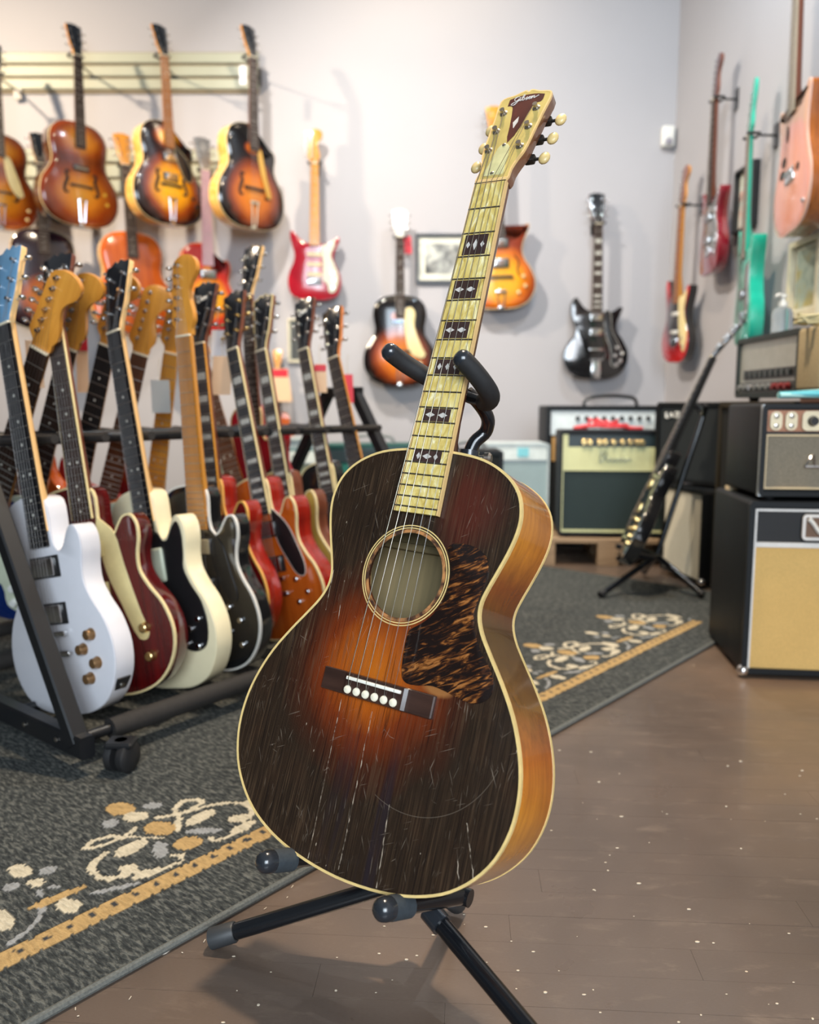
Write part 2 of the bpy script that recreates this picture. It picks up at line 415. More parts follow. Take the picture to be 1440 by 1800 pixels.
# ------------------------------------------------------------------ guitars: outlines (mm, y up from the tail, x towards the treble side)
LP = [(0,0),(70,4),(122,28),(156,76),(165,130),(150,185),(124,225),(109,258),(109,290),(117,325),(116,355),(104,374),(88,373),(74,357),(62,339),(48,330),(38,338),(31,362),(28,432),(0,446),(-50,446),(-92,434),(-119,406),(-125,365),(-115,310),(-108,268),(-120,230),(-148,187),(-164,132),(-157,76),(-124,28),(-70,4)]
ST = [(0,0),(75,2),(128,24),(160,78),(157,136),(128,188),(110,230),(112,270),(130,315),(142,350),(134,372),(114,362),(86,332),(60,318),(32,320),(0,322),(-32,322),(-62,328),(-86,350),(-106,392),(-127,412),(-143,398),(-146,358),(-131,300),(-115,250),(-122,205),(-151,150),(-163,90),(-140,34),(-78,4)]
ARCH_H = [(0,0),(95,5),(165,36),(205,92),(214,152),(202,214),(172,262),(150,300),(146,338),(154,385),(156,430),(140,475),(105,506),(60,520),(0,524)]
ARCH = mirror(ARCH_H)
CUT = [(0,0),(95,5),(165,36),(205,92),(214,152),(202,214),(172,262),(150,300),(147,335),(155,372),(150,404),(130,418),(106,408),(78,392),(52,388),(36,402),(29,440),(27,520),(0,524),(-60,520),(-105,506),(-140,475),(-156,430),(-154,385),(-146,338),(-150,300),(-172,262),(-202,214),(-214,152),(-205,92),(-165,36),(-95,5)]
KAY_H = [(0,0),(80,4),(138,32),(170,86),(172,140),(150,192),(124,232),(113,268),(116,304),(130,338),(146,372),(150,396),(136,398),(110,378),(78,352),(48,342),(24,344),(0,346)]
POINTY = mirror(KAY_H)
RED = [(0,0),(76,3),(130,28),(150,84),(146,140),(122,190),(108,226),(112,262),(128,300),(140,330),(136,352),(116,340),(84,318),(54,308),(26,312),(0,314),(-26,312),(-56,316),(-88,340),(-116,372),(-134,376),(-136,346),(-126,300),(-112,250),(-118,205),(-142,150),(-150,88),(-130,28),(-74,3)]
SUPRO = [(0,0),(84,4),(142,32),(172,86),(172,142),(146,196),(118,236),(108,266),(112,298),(128,332),(140,366),(124,370),(96,352),(62,342),(30,346),(0,350),(-30,352),(-64,366),(-90,398),(-110,420),(-126,404),(-134,356),(-124,300),(-108,256),(-120,222),(-150,182),(-172,132),(-170,84),(-140,32),(-82,4)]
BASS = [(0,0),(90,2),(140,20),(160,70),(156,130),(134,180),(122,230),(128,280),(146,330),(148,372),(126,372),(96,346),(60,336),(30,338),(0,340),(-30,342),(-62,352),(-90,390),(-120,430),(-144,430),(-148,380),(-134,310),(-122,250),(-134,190),(-158,130),(-162,66),(-140,18),(-90,2)]

HEADS = {
 'gibson': dict(o=[(21,0),(22,14),(27,38),(33,62),(37,110),(41,150),(40,160),(24,161),(9,170),(0,163),(-9,170),(-24,161),(-40,160),(-41,150),(-37,110),(-33,62),(-27,38),(-22,14),(-21,0)], t=15, posts=[(s*x, y) for y, x in ((46,20),(88,23),(130,26)) for s in (-1,1)], edge=[31,35.5,39.5]),
 'fender': dict(o=[(21,0),(22,18),(30,34),(27,60),(19,86),(18,106),(26,122),(42,140),(44,164),(30,180),(8,186),(-14,180),(-28,166),(-32,120),(-35,70),(-38,34),(-33,24),(-24,14),(-21,0)], t=3, posts=[(-17+i*1.0, 38+i*25) for i in range(6)], edge=[37.5,36.5,35.5,34.5,33.5,31]),
 'bass': dict(o=[(21,0),(22,18),(34,34),(31,60),(25,86),(24,110),(32,140),(38,180),(34,215),(18,235),(-8,236),(-24,222),(-30,160),(-36,70),(-38,34),(-30,22),(-21,0)], t=3, posts=[(-14, 46+i*44) for i in range(4)], edge=[37,35,33,30]),
 'paddle': dict(o=[(21,0),(24,20),(29,50),(32,100),(34,150),(26,164),(0,172),(-26,164),(-34,150),(-32,100),(-29,50),(-24,20),(-21,0)], t=13, posts=[(s*x, y) for y, x in ((44,18),(86,20),(128,21)) for s in (-1,1)], edge=[28,31,33]),
}
CHROME = plain('chrome', (.72,.72,.72), .16, 1.0, 0, .06); GOLDM = plain('gold_plate', (.83,.62,.28), .25, 1.0, 0, .06); NICKEL = plain('nickel_worn', (.5,.47,.42), .32, 1.0)
BLKP = plain('black_plastic', (.012,.012,.013), .28, 0, .3); CREAMP = plain('cream_plastic', srgb(226,208,150), .4, 0, .2); WHITEP = plain('white_plastic', srgb(228,228,222), .35, 0, .2)
MINT = plain('mint_plastic', srgb(205,212,188), .4, 0, .2); BINDM = plain('binding_cream', srgb(232,214,160), .38, 0, .3); BINDW = plain('binding_white', srgb(225,222,214), .38, 0, .3)
ROSE = wood('rosewood', (.016,.009,.007), (.042,.022,.015), .55, 0); EBONY = wood('ebony', (.005,.005,.006), (.012,.011,.012), .5, 0)
for m_ in (ROSE, EBONY): m_.node_tree.nodes['Principled BSDF'].inputs['Specular IOR Level'].default_value = .22
MAPLE = wood('maple_amber', srgb(196,128,44), srgb(222,158,66), .25, .5, 'y', 30); MAPLEL = wood('maple_light', srgb(222,178,116), srgb(236,198,140), .3, .4, 'y', 30)
MAHOG = wood('mahogany', (.10,.028,.014), (.19,.055,.025), .3, .4); NATOG = wood('walnut_back', (.13,.055,.02), (.24,.11,.04), .3, .4)
PEARL = plain('pearl_inlay', (.66,.64,.56), .25, 0, .3, .3, 90); BONE = plain('bone', srgb(230,218,188), .45)
BLACKL = plain('black_lacquer', (.009,.009,.010), .12, 0, .8); STEEL = plain('string_steel', (.62,.60,.56), .3, 1.0)
FRETM = plain('fret_wire', (.50,.48,.44), .42, 1.0)
HEADBLK = plain('headstock_black', (.010,.012,.016), .14, 0, .7)

SHARED = {}
def shared(key, fn):
    if key not in SHARED: SHARED[key] = fn()
    return SHARED[key]
def m_fret(): return MB().tube([(-500,0,0),(500,0,0)], 1.0, 6).mesh('fret', FRETM, 60)
def m_dot(): return MB().lathe([(3.2,0),(3.2,.4)], n=10).mesh('inlay', PEARL, 0)
def m_tuner(mat, side, btn):
    def f():
        m = MB(); m.lathe([(5.5,0),(5.5,1.5),(3.2,2),(3.0,9),(4.0,9.5),(4.0,10.5)], n=10)
        return m.mesh('tuner', mat, 40)
    return f
def m_button(mat):
    def f(): return MB().tube([(-9,0,0),(2,0,0)], 2.4, 8).ell((9,0,0), 8, 5, 7.5, 10, 6).mesh('tuner_button', mat, 50)
    return f
def m_knob(mat, kind):
    def f():
        p = {'top': [(12,0),(12.5,1.5),(10,9),(10,14),(8,15.5)], 'barrel': [(7,0),(7,8),(6,9)], 'speed': [(12,0),(12,2),(9.5,3),(9.3,12),(8.5,13)]}[kind]
        return MB().lathe(p, n=16).mesh('knob', mat, 35)
    return f
def pickup(kind, x, y, z, P, ang=0.0, cover=None):
    c, s = math.cos(ang), math.sin(ang)
    xf = lambda p: Vector((x + p.x*c - p.y*s, y + p.x*s + p.y*c, z + p.z))
    if kind == 'hb':
        o = MB(xf).box(-45,45,-22,22,0,4,1.2).obj('pickup_ring', BLKP if cover is not CREAMP else CREAMP, P); MB(xf).box(-35,35,-18,18,4,11,2).obj('pickup_cover', cover or CHROME, o)
    elif kind == 'sc':
        MB(xf).prism(rrect(-41,41,-9,9,8.5,4), 0, 6, 1.5).obj('pickup', cover or WHITEP, P)
    else:
        o = MB(xf).box(-43,43,-17,17,0,8,2.5).obj('pickup', cover or CREAMP, P)
        MB(xf).box(-36,36,-2,2,8,8.6).obj('pole_row', NICKEL, o)

def guitar(name, label, M, cat='guitar', group=None, out=LP, thick=46, top=BLACKL, side=None, back=None, bind=None, arch=0, edge=4, yb=165, scale=628, yend=341,
           zb=9, board=ROSE, neck=MAHOG, bbind=None, inlay='dot', nfr=22, head='gibson', hface=HEADBLK, hmat=None, hbind=None, tun=CHROME, btn=None,
           pks=(), knobs=(), kmat=GOLDM, kkind='top', pg=None, pgm=CREAMP, pge=None, bridge='tom', hw=CHROME, tilt=None, fh=False, wn=43, we=57, logo=None, selector=None, extra=None, strap_button=True):
    """build a guitar: parts as children, pieces of the head and the board one level deeper"""
    G = thing(name, label, cat, M, group)
    side = side or top; hmat = hmat or neck
    O = catmull(out, 4)
    body = MB().prism(O, -thick, -3, 0.0, edge, 2).obj('body', side, G)
    R = [[(p[0],p[1],-3.2) for p in O]]
    e = 0.2 if bind else edge
    for k in range(3): a = math.pi/2*k/2; R.append([(p[0],p[1],-e*(1-math.sin(a))) for p in inset(O, e*(1-math.cos(a)))])
    if arch:
        R += [[(p[0],p[1],arch*.45) for p in inset(O, e+7)], [(p[0],p[1],arch*.8) for p in inset(O, e+15)], [(p[0],p[1],arch) for p in inset(O, e+24)]]
    MB().rings(R).obj('body_top', top, G, 40)
    zt = arch
    if bind: MB().ring(inset(O, -.7), 4.5, -5.5, .7).obj('binding', bind, G, 50)
    yn = yb + scale; zn = zb + zt*.6
    L = yn - yend
    def wid(y): return we + (wn-we)*(y-yend)/L
    # board
    be = 1.6 if bbind else 0
    bw = lambda y, d=0: wid(y)/2 - d
    fb = MB().prism([(-bw(yend,be),yend),(bw(yend,be),yend),(bw(yn,be),yn),(-bw(yn,be),yn)], zn-5, zn, 0).obj('fretboard', board, G, 0)
    if bbind:
        for s in (-1,1): MB().prism([(min(s*bw(yend),s*bw(yend,be)),yend),(max(s*bw(yend),s*bw(yend,be)),yend),(max(s*bw(yn),s*bw(yn,be)),yn),(min(s*bw(yn),s*bw(yn,be)),yn)], zn-5.5, zn+.2).obj('board_edge', bbind, fb, 0)
    fm = shared('fret', m_fret)
    for k in range(1, nfr+1):
        y = yb + scale/2**(k/12)
        if y < yend+2: break
        put(fm, 'fret', fb, (0, y/1000, zn/1000), (0,0,0), (wid(y)/1000, 1, 1))
    if inlay:
        for k in (3,5,7,9,12,15,17,19):
            y = yb + scale*(2**(-k/12)+2**(-(k-1)/12))/2
            if y < yend+6: break
            w = scale*(2**(-(k-1)/12)-2**(-k/12))
            if inlay == 'dot':
                for dx in ((-11,11) if k == 12 else (0,)): put(shared('dot', m_dot), 'inlay', fb, (dx/1000, y/1000, (zn-.1)/1000))
            else:
                MB().box(-wid(y)*.36, wid(y)*.36, y-w*.30, y+w*.30, zn-.2, zn+.25).obj('inlay', PEARL, fb, 0)
    MB().box(-wn/2, wn/2, yn-1, yn+4, zn-6, zn+2.2, .8).obj('nut', BONE, G)
    # neck, lofted half round
    ytop = max(p[1] for p in out); ny = np.linspace(min(yend+30, ytop-30), yn+2, 9); R = []
    for i, y in enumerate(ny):
        d = 24 - 4*(y-ny[0])/(ny[-1]-ny[0]); w = wid(y)/2 if y < yn else wn/2
        if y < ytop+18: d += 9*max(0, (ytop+18-y)/60)
        R.append([(w*math.cos(a), y, zn-5-d*math.sin(a)**.85) for a in np.linspace(0, math.pi, 9)])
    MB().rings(R).obj('neck', neck, G, 50)
    # headstock
    hd = HEADS[head]; ang = math.radians(hd['t']); ca_, sa_ = math.cos(ang), math.sin(ang); drop = 6 if hd['t'] < 6 else 1
    hx = lambda p: Vector((p.x, yn+3 + p.y*ca_ + p.z*sa_, zn-drop + p.z*ca_ - p.y*sa_))
    ho = list(reversed(hd['o'])); ho = [(x,y) for x, y in hd['o']]
    ho = catmull(ho, 2)
    area2 = sum(ho[i-1][0]*ho[i][1]-ho[i][0]*ho[i-1][1] for i in range(len(ho)))
    if area2 < 0: ho = ho[::-1]
    hs = MB(hx).prism(ho, -14, -1.2, 0, 1.5, 2).obj('headstock', hmat, G, 40)
    MB(hx).prism(inset(ho, .2), -1.2, 0, .3, 0, 2).obj('headstock_face', hface, hs, 40)
    if hbind: MB(hx).ring(inset(ho, -.5), 2.6, -2.5, .5).obj('headstock_binding', hbind, hs, 50)
    bm_ = btn or tun
    for i, (px_, py_) in enumerate(hd['posts']):
        s = 1 if px_ > 0 else -1
        p = hx(Vector((px_, py_, 0)))
        tn = put(shared(('tn', tun.name), m_tuner(tun, 1, None)), 'tuner', hs, tuple(p*.001), (-ang,0,0))
        ed = hd['edge'][i//2 if len(hd['posts']) == 6 and head != 'fender' else i]
        q = hx(Vector((s*(ed+9), py_, -8)))
        put(shared(('bt', bm_.name), m_button(bm_)), 'tuner_button', hs, tuple(q*.001), (-ang, 0, 0 if s > 0 else math.pi))
    if logo is not None: logo(hx, hs)
    elif head == 'gibson' and hface is HEADBLK:
        MB(hx).prism([(-3.5,8),(3.5,8),(6,22),(4,34),(0,38),(-4,34),(-6,22)], 0, 1.2, .4).obj('truss_cover', BLKP, hs)
    # hardware
    for p_ in pks:
        y, kind = p_[0], p_[1]; cov = p_[2] if len(p_) > 2 else None; a = p_[3] if len(p_) > 3 else 0
        pickup(kind, 0, y, zt, G, a, cov)
    zs = zn+3
    if bridge == 'tom':
        MB().box(-40,40,yb-5,yb+5,zt+4,zt+13,2).obj('bridge', hw, G); MB().prism(rrect(-47,47,yb-46,yb-34,5.8,4), zt+4, zt+14, 3).obj('tailpiece', hw, G); ys = yb-40
    elif bridge == 'trap':
        b = MB().prism(catmull([(-60,yb-7),(-30,yb-4),(30,yb-4),(60,yb-7),(62,yb+5),(30,yb+6),(-30,yb+6),(-62,yb+5)],2), zt-1, zt+14, 3).obj('bridge', wood('bridge_wood',(.02,.012,.01),(.05,.03,.02),.4,.1), G)
        m = MB()
        for s in (-1,1): m.tube([(s*20,yb-70,zt+9),(s*16,yb-110,zt+6),(s*12,20,zt+2),(s*10,0,-8),(s*10,-2,-28)], 3.2, 6)
        m.box(-28,28,yb-76,yb-64,zt+5,zt+11,2).box(-14,14,-4,14,-20,zt+2,2); m.obj('tailpiece', hw, G); ys = yb-70
    elif bridge == 'vib':
        MB().box(-40,40,yb-6,yb+6,zt+2,zt+12,2).obj('bridge', hw, G)
        m = MB().prism([(-22,-2),(22,-2),(26,40),(20,95),(-20,95),(-26,40)], zt, zt+4, 1.5); m.tube([(-34,96,zt+8),(34,96,zt+8)], 6, 8); m.obj('tailpiece', hw, G); MB().tube([(30,96,zt+8),(50,130,zt+22),(44,220,zt+26)], 2.4, 6).obj('tremolo_arm', hw, G); ys = 100
    else:
        MB().box(-42,42,yb-28,yb+14,zt,zt+6,2).box(-38,38,yb-6,yb+6,zt+6,zt+11,1.5).obj('bridge', hw, G); ys = yb-4
    if pg:
        po = catmull(pg, 3); a2 = sum(po[i-1][0]*po[i][1]-po[i][0]*po[i-1][1] for i in range(len(po)))
        if a2 < 0: po = po[::-1]
        zp = zt + (7 if arch else .2)
        o = MB().prism(po, zp, zp+2.4, .6).obj('pickguard', pgm, G)
        if pge: MB().ring(inset(po, -1.4), 1.6, zp-.1, zp+2.0).obj('pickguard_edge', pge, o)
    for x, y in knobs: put(shared(('kn', kmat.name, kkind), m_knob(kmat, kkind)), 'knob', G, (x/1000, y/1000, zt*.6/1000))
    if selector: MB().lathe([(12,0),(12,1.2),(4,2),(4,7),(1.6,8),(3,20),(2.6,23)], (selector[0],selector[1],zt*.6), n=14).obj('toggle_switch', CREAMP, G)
    m = MB(); ns = 4 if head == 'bass' else 6
    for i in range(ns):
        f = (i/(ns-1)-.5); r = .62-.07*i
        pts = [(f*50, ys, zs+2), (f*52, yb, zs+5), (f*(wn-7), yn+1, zn+2.4)]
        px_, py_ = hd['posts'][i] if head in ('fender','bass') else sorted(hd['posts'], key=lambda q: (q[0] > 0, q[1] if q[0] < 0 else -q[1]))[i]
        q = hx(Vector((px_, py_, 5))); pts.append(tuple(q)); m.tube(pts, max(r,.35), 4, cap=False)
    so = m.obj('strings', plain('dull_strings', (.16,.15,.145), .5, .9), G, 60); so['kind'] = 'stuff'
    if extra: extra(G, zt)
    return G

def hang(P, n, nut, tail, model_len, yaw=0.0, lo=.86, hi=1.14):
    """matrix for a guitar in the wall-parallel plane through P with normal n: the nut and the tail give its length, slant and size"""
    n = Vector(n).normalized(); a = onplane(*nut, P, n); b = onplane(*tail, P, n)
    Yv = (a-b); L = Yv.length*1000; Yv.normalize(); s = min(hi, max(lo, L/model_len))
    n2 = Matrix.Rotation(math.radians(yaw), 3, Yv) @ n
    X = Yv.cross(n2).normalized(); Z = X.cross(Yv).normalized()
    return frame(b + (a-b)*.5 - Yv*(model_len*s/2000), X, Yv, Z, s)
def hook(M, yn, label, wall_n, dist):
    """hanger: plate on the wall, stem and two padded prongs round the neck below the headstock"""
    Yv = Vector((M[0][1],M[1][1],M[2][1])); s = Yv.length; Yv = Yv/s; c = M @ Vector((0, (yn+4)/1000, -.012))
    n = Vector(wall_n)
    t = thing('wall_hanger', label, 'hanger', None, 'guitar hangers on the walls', tuple(c - n*dist)); h = t.location
    m = MB(); q = n.orthogonal().normalized(); q = Vector((0,0,1)); x = q.cross(n)
    pl = [h + x*a + q*b for a, b in ((-.02,-.045),(.02,-.045),(.02,.045),(-.02,.045))]
    def loc(p): return tuple((p-h))
    P = MB(); P.add([loc(p) for p in pl]+[loc(p+n*.008) for p in pl], [(0,1,2,3),(4,5,6,7),(0,1,5,4),(1,2,6,5),(2,3,7,6),(3,0,4,7)]); P.obj('plate', BLKP, t, 0, None, 1.0)
    gx = Vector((M[0][0],M[1][0],M[2][0])).normalized(); gz = Vector((M[0][2],M[1][2],M[2][2])).normalized()
    back = c - gz*.022
    MB().tube([loc(h+n*.006), loc(back)], .005, 8).obj('stem', BLKP, t, 40, None, 1.0)
    for sg in (-1, 1):
        MB().tube([loc(back), loc(back+gx*sg*.026), loc(c+gx*sg*.033+gz*.004), loc(c+gx*sg*.034+gz*.03)], [.005,.006,.0065,.0065], 8).obj('prong', BLKP, t, 40, None, 1.0)

# ------------------------------------------------------------------ the two-sided rolling rack on the rug and the guitars in it
AA = math.radians(52); RA = Vector((math.cos(AA), math.sin(AA), 0)); RB = Vector((-RA.y, RA.x, 0)); RC = Vector((-.531, 1.519, .009))
def rk(s, t, z): return RC + RA*s + RB*t + Vector((0,0,z))
def in_rack(s, nut, end, model=793, tgt=None, row='front', twist=0, bend=452):
    P = rk(s, 0, 0); a = onplane(*nut, P, RA); b = onplane(*end, P, RA); Y = (a-b); L = Y.length*1000; Y.normalize()
    sc = min(1.05, max(.93, L/bend)) if bend else 1.0
    n = Matrix.Rotation(math.radians(twist), 3, Y) @ (-RA)
    X = Y.cross(n).normalized(); Z = X.cross(Y).normalized()
    return frame(a - Y*(model*sc/1000), X, Y, Z, sc)
WHITEL = plain('white_lacquer', srgb(216,216,222), .16, 0, .6, .03); CREAML = plain('cream_lacquer', srgb(240,228,190), .16, 0, .6, .04)
WINE = wood('wine_red', srgb(62,10,12), srgb(92,14,14), .14, .7); CHERRY = wood('cherry_side', srgb(120,22,16), srgb(160,36,22), .14, .7); AMBERO = wood('orange_wood', srgb(168,72,18), srgb(196,96,30), .18, .6)
OLIVE = plain('gold_top', srgb(176,146,70), .25, 0, .5); NAVY = plain('blue_metallic', srgb(18,44,104), .16, .2, .7); REDL = plain('red_lacquer', srgb(158,16,34), .16, 0, .7)
REDWINE = wood('dark_cherry', srgb(78,12,16), srgb(110,20,18), .14, .7)
ORB = wood('amber_board', srgb(150,96,32), srgb(182,122,48), .3, .3)
LPPG = [(30,340),(52,322),(70,300),(88,240),(104,190),(100,172),(84,170),(62,196),(38,250),(30,300)]
SPPG = [(30,352),(50,338),(66,320),(80,250),(104,150),(116,112),(108,98),(92,100),(62,170),(36,240),(28,300)]
BIGPG = [(-60,352),(30,345),(44,326),(60,326),(80,350),(98,362),(108,340),(104,290),(98,262),(112,226),(138,186),(146,136),(132,92),(96,80),(40,100),(-30,150),(-64,220),(-70,300)]
def script_logo(strokes, r, mat, name='logo'):
    def f(hx, P):
        m = MB(hx)
        for st in strokes: m.tube([(p[0], p[1], .4) for p in catmull(st, 4, False)], r, 5)
        m.obj(name, mat, P, 60)
    return f
WORD = [[(-18,130),(-22,120),(-16,112),(-10,124),(-15,132)], [(-10,116),(-6,126),(-3,116),(1,128),(4,117),(8,129),(11,119),(16,132),(22,130)]]
RACKG = 'electric guitars in the front row of the rack'
guitar('electric_guitar', 'white single-cut electric guitar with gold knobs at the near end of the rack', in_rack(-.03, (11,572), (75,962), twist=7), group=RACKG, out=LP, top=WHITEL, thick=48,
       board=EBONY, neck=MAPLEL, fh=True, pks=((300,'hb'),(205,'hb')), knobs=((108,158),(78,130),(114,102),(86,72)), kmat=plain('bronze_knob', srgb(170,132,92), .3, .8), kkind='top', head='gibson', hface=plain('headstock_blue', srgb(120,168,205), .16, .1, .6), hmat=MAPLEL,
       extra=lambda G, zt: [MB(lambda p: Vector((141+.66*p.x+.75*p.y, 52+.75*p.x-.66*p.y, p.z))).box(-19,19,-2,2.4,-39,-7,2).obj('jack_plate', BLKP, G), MB(lambda p: Vector((141+.66*p.x+.75*p.y, 52+.75*p.x-.66*p.y, p.z))).lathe([(6,2),(6,5),(3,5.5)], (0,0,-23), (0,1,0), 12).obj('jack', NICKEL, G)])
LPB = [(x*1.2, y*1.05) for x, y in LP]
guitar('electric_guitar', 'wine red electric guitar with cream binding and long cream pickguard in the rack', in_rack(.10, (99,572), (148,905), 825, twist=16, bend=420), group=RACKG, out=LPB, yb=197, yend=395, nfr=20, top=WINE, bind=BINDM, board=ROSE, bbind=BINDM,
       pks=((326,'p90',CREAMP),(236,'p90',CREAMP)), knobs=((126,146),(132,84)), kmat=GOLDM, kkind='top', pg=[(x*1.15, y*1.08+14) for x, y in SPPG], pgm=CREAMP, logo=script_logo(WORD, 1.2, WHITEP))
guitar('electric_guitar', 'cream electric guitar with a large black pickguard and maple-edged neck in the rack', in_rack(.235, (204,585), (262,945), twist=4), group=RACKG, out=LP, top=CREAML, board=EBONY, neck=MAPLEL,
       pks=((215,'sc',CHROME),), extra=lambda G, zt: MB().box(-42,42,236,312,0,9,6,3).obj('pickup', MINT, G), knobs=((96,130),(112,92),(78,98),(124,150)), kmat=CHROME, kkind='barrel', pg=BIGPG, pgm=BLKP, hmat=MAPLEL)
guitar('electric_guitar', 'black single-cut guitar with white binding and a honey maple neck in the rack', in_rack(.34, (326,592), (352,930), twist=8), group=RACKG, out=LP, top=BLACKL, bind=BINDW, board=ORB, neck=MAPLE, inlay=None, head='fender', hface=MAPLE, hmat=MAPLE,
       pks=((300,'hb'),(205,'hb')), knobs=((78,158),(110,128),(76,98),(112,70)), kmat=CHROME, kkind='barrel', pg=LPPG, pgm=BLKP)
guitar('electric_guitar', 'dark cherry single-cut guitar with orange-cream binding in the middle of the rack', in_rack(.47, (353,605), (380,905), twist=4), group=RACKG, out=LP, top=REDWINE, side=CHERRY, thick=55, bind=plain('binding_amber', srgb(232,178,92), .35, 0, .3), board=ROSE, bbind=MAPLE, inlay='block',
       pks=((300,'hb'),(205,'hb')), knobs=((78,158),(110,128),(76,98),(112,70)), kmat=GOLDM, logo=script_logo(WORD, 1.0, WHITEP))
guitar('electric_guitar', 'orange-brown single-cut guitar with a white-edged black pickguard in the rack', in_rack(.60, (412,615), (465,905), twist=2), group=RACKG, out=LP, top=AMBERO, side=CHERRY, thick=58, bind=BINDM, board=EBONY, bbind=BINDM, inlay='block', tun=GOLDM,
       pks=((300,'hb'),(205,'hb')), knobs=((78,158),(112,122),(76,98),(112,70)), kmat=CHROME, kkind='barrel', pg=[(30,352),(56,330),(80,300),(100,250),(116,190),(108,166),(86,170),(60,210),(36,260),(28,300)], pgm=BLKP, pge=BINDW)
guitar('electric_guitar', 'gold-topped single-cut guitar with a cream-bound square black headstock in the rack', in_rack(.74, (462,617), (505,890)), group=RACKG, out=LP, top=OLIVE, side=MAHOG, bind=BINDM, board=ROSE, bbind=BINDM, inlay='block', hbind=BINDM, pks=((300,'p90'),(205,'p90')),
       knobs=((78,158),(110,128)), kmat=GOLDM)
guitar('electric_guitar', 'black single-cut guitar with cream-bound neck second from the far end of the rack', in_rack(.87, (536,615), (580,870)), group=RACKG, out=LP, top=BLACKL, bind=BINDM, board=ROSE, bbind=BINDM, inlay='block', pks=((300,'hb'),(205,'hb')),
       knobs=((78,158),(110,128)), kmat=GOLDM, logo=script_logo(WORD, 1.1, WHITEP))
guitar('electric_guitar', 'plain dark red guitar with an orange-edged headstock at the far end of the rack', in_rack(1.0, (588,630), (622,790), bend=None), group=RACKG, out=LP, top=REDWINE, board=ROSE, neck=MAPLE, inlay=None, pks=((300,'hb'),), hmat=wood('headstock_orange', srgb(190,110,50), srgb(214,132,66), .3, .4))

BACKG = 'electric guitars in the back row of the rack'
SB = [(0,srgb(226,150,44)),(.55,srgb(190,92,22)),(.85,srgb(70,24,10)),(1,srgb(24,12,8))]
def back(label, s, nut, end, tw=30, **k): guitar('electric_guitar', label, in_rack(s, nut, end, 758, bend=None, twist=tw), group=BACKG, yb=110, scale=648, yend=292, out=ST, **{**dict(head='fender', hface=MAPLE, hmat=MAPLE, neck=MAPLE, bridge='hard', pks=((240,'sc'),(180,'sc'),(125,'sc')), pg=[(34,318),(60,312),(84,326),(112,352),(124,340),(112,300),(100,262),(110,220),(140,170),(150,120),(132,60),(100,60),(70,110),(-60,120),(-80,200),(-60,300),(-34,318)], pgm=MINT, knobs=((100,120),(115,80)), kmat=WHITEP, kkind='speed'), **k})
back('blue electric guitar with a mint pickguard at the left edge behind the white one', .06, (72,615), (22,790), top=NAVY)
back('sunburst electric guitar with maple headstock behind the wine red guitar', .20, (122,612), (80,790), top=burst('burst_strat', SB, (0,150), (150,190)))
back('natural maple-headed electric guitar in the back row behind the cream guitar', .32, (190,608), (152,785), top=AMBERO, board=EBONY)
back('electric guitar with an orange-tinted maple headstock and brown board in the back row', .44, (247,622), (212,775), 44, top=REDL, board=wood('brown_board', srgb(70,40,24), srgb(96,58,34), .4, .1))
back('red electric guitar with maple headstock behind the black maple-necked guitar', .58, (302,622), (282,790), top=REDWINE, board=MAPLE)
back('sunburst electric guitar with a dotted brown board behind the cherry guitar', .84, (358,640), (398,790), top=MATS['burst_strat'], board=wood('brown_board', srgb(70,40,24), srgb(96,58,34), .4, .1))
guitar('electric_guitar', 'red electric guitar with black headstock in the back row beneath the cherry sunburst', in_rack(.95, (436,520), (446,700), bend=None), group=BACKG, out=LP, top=REDL, bind=BINDM, board=ROSE, hmat=MAPLEL)

rack = thing('guitar_rack', 'black two-sided rolling guitar rack with foam rails standing on the rug', 'guitar rack', None, None, tuple(rk(0,.4,0)))
RO_ = rack.location.copy()
def rl(s, t, z): return tuple(rk(s,t,z)-RO_)
STEELB = plain('black_steel', (.008,.009,.011), .36, 0, 0); FOAM = plain('foam_grip', (.020,.017,.015), .8, 0, 0, .3, 80); RUBB = plain('rubber', (.012,.012,.013), .6)
def sqbar(P, Q, w, name, mat=STEELB, parent=None, d=None):
    P = Vector(P); Q = Vector(Q); t = (Q-P).normalized(); a = RA - t*RA.dot(t); a.normalize(); b = t.cross(a); d = d or w
    R = [[tuple(p + a*x*w/2 + b*y*d/2) for x, y in ((-1,-.8),(-.8,-1),(.8,-1),(1,-.8),(1,.8),(.8,1),(-.8,1),(-1,.8))] for p in (P, Q)]
    return MB().rings(R).obj(name, mat, parent or rack, 20, None, 1.0)
for s in (-.10, 1.14):
    sqbar(rl(s,.03,.055), rl(s,.44,.72), .034, 'side_post'); sqbar(rl(s,.98,.055), rl(s,.56,.72), .034, 'side_post'); sqbar(rl(s,.42,.72), rl(s,.58,.72), .034, 'top_bar')
    bb = sqbar(rl(s,.0,.055), rl(s,1.0,.055), .03, 'base_bar', d=.042)
    for t_ in (.08,.2,.34): MB().lathe([(5,0),(5,2),(2,3.5)], tuple(Vector(rl(s-.016,t_,.055))*1000), tuple(-RA), 8).obj('bolt', NICKEL, bb)
    for t_ in (.0, 1.0):
        c = Vector(rl(s+.05, t_-.03, 0)); b = MB()
        b.box(c.x-.026, c.x+.026, c.y-.022, c.y+.022, .05, .062, .004, 1).tube([tuple(c+Vector((0,0,.05))), tuple(c+Vector((0,0,.062)))], .012, 8)
        fk = b.obj('caster', STEELB, rack, 30, None, 1.0)
        ax = (RB*.8-RA*.3).normalized()
        for sg in (-1,1): MB().lathe([(.018,-.003),(.0285,-.002),(.03,.004),(.03,.011),(.026,.015),(.008,.017)], tuple(c+Vector((0,0,.031))+ax*sg*.008), tuple(ax*sg), 18).obj('wheel', RUBB, fk, 40, None, 1.0)
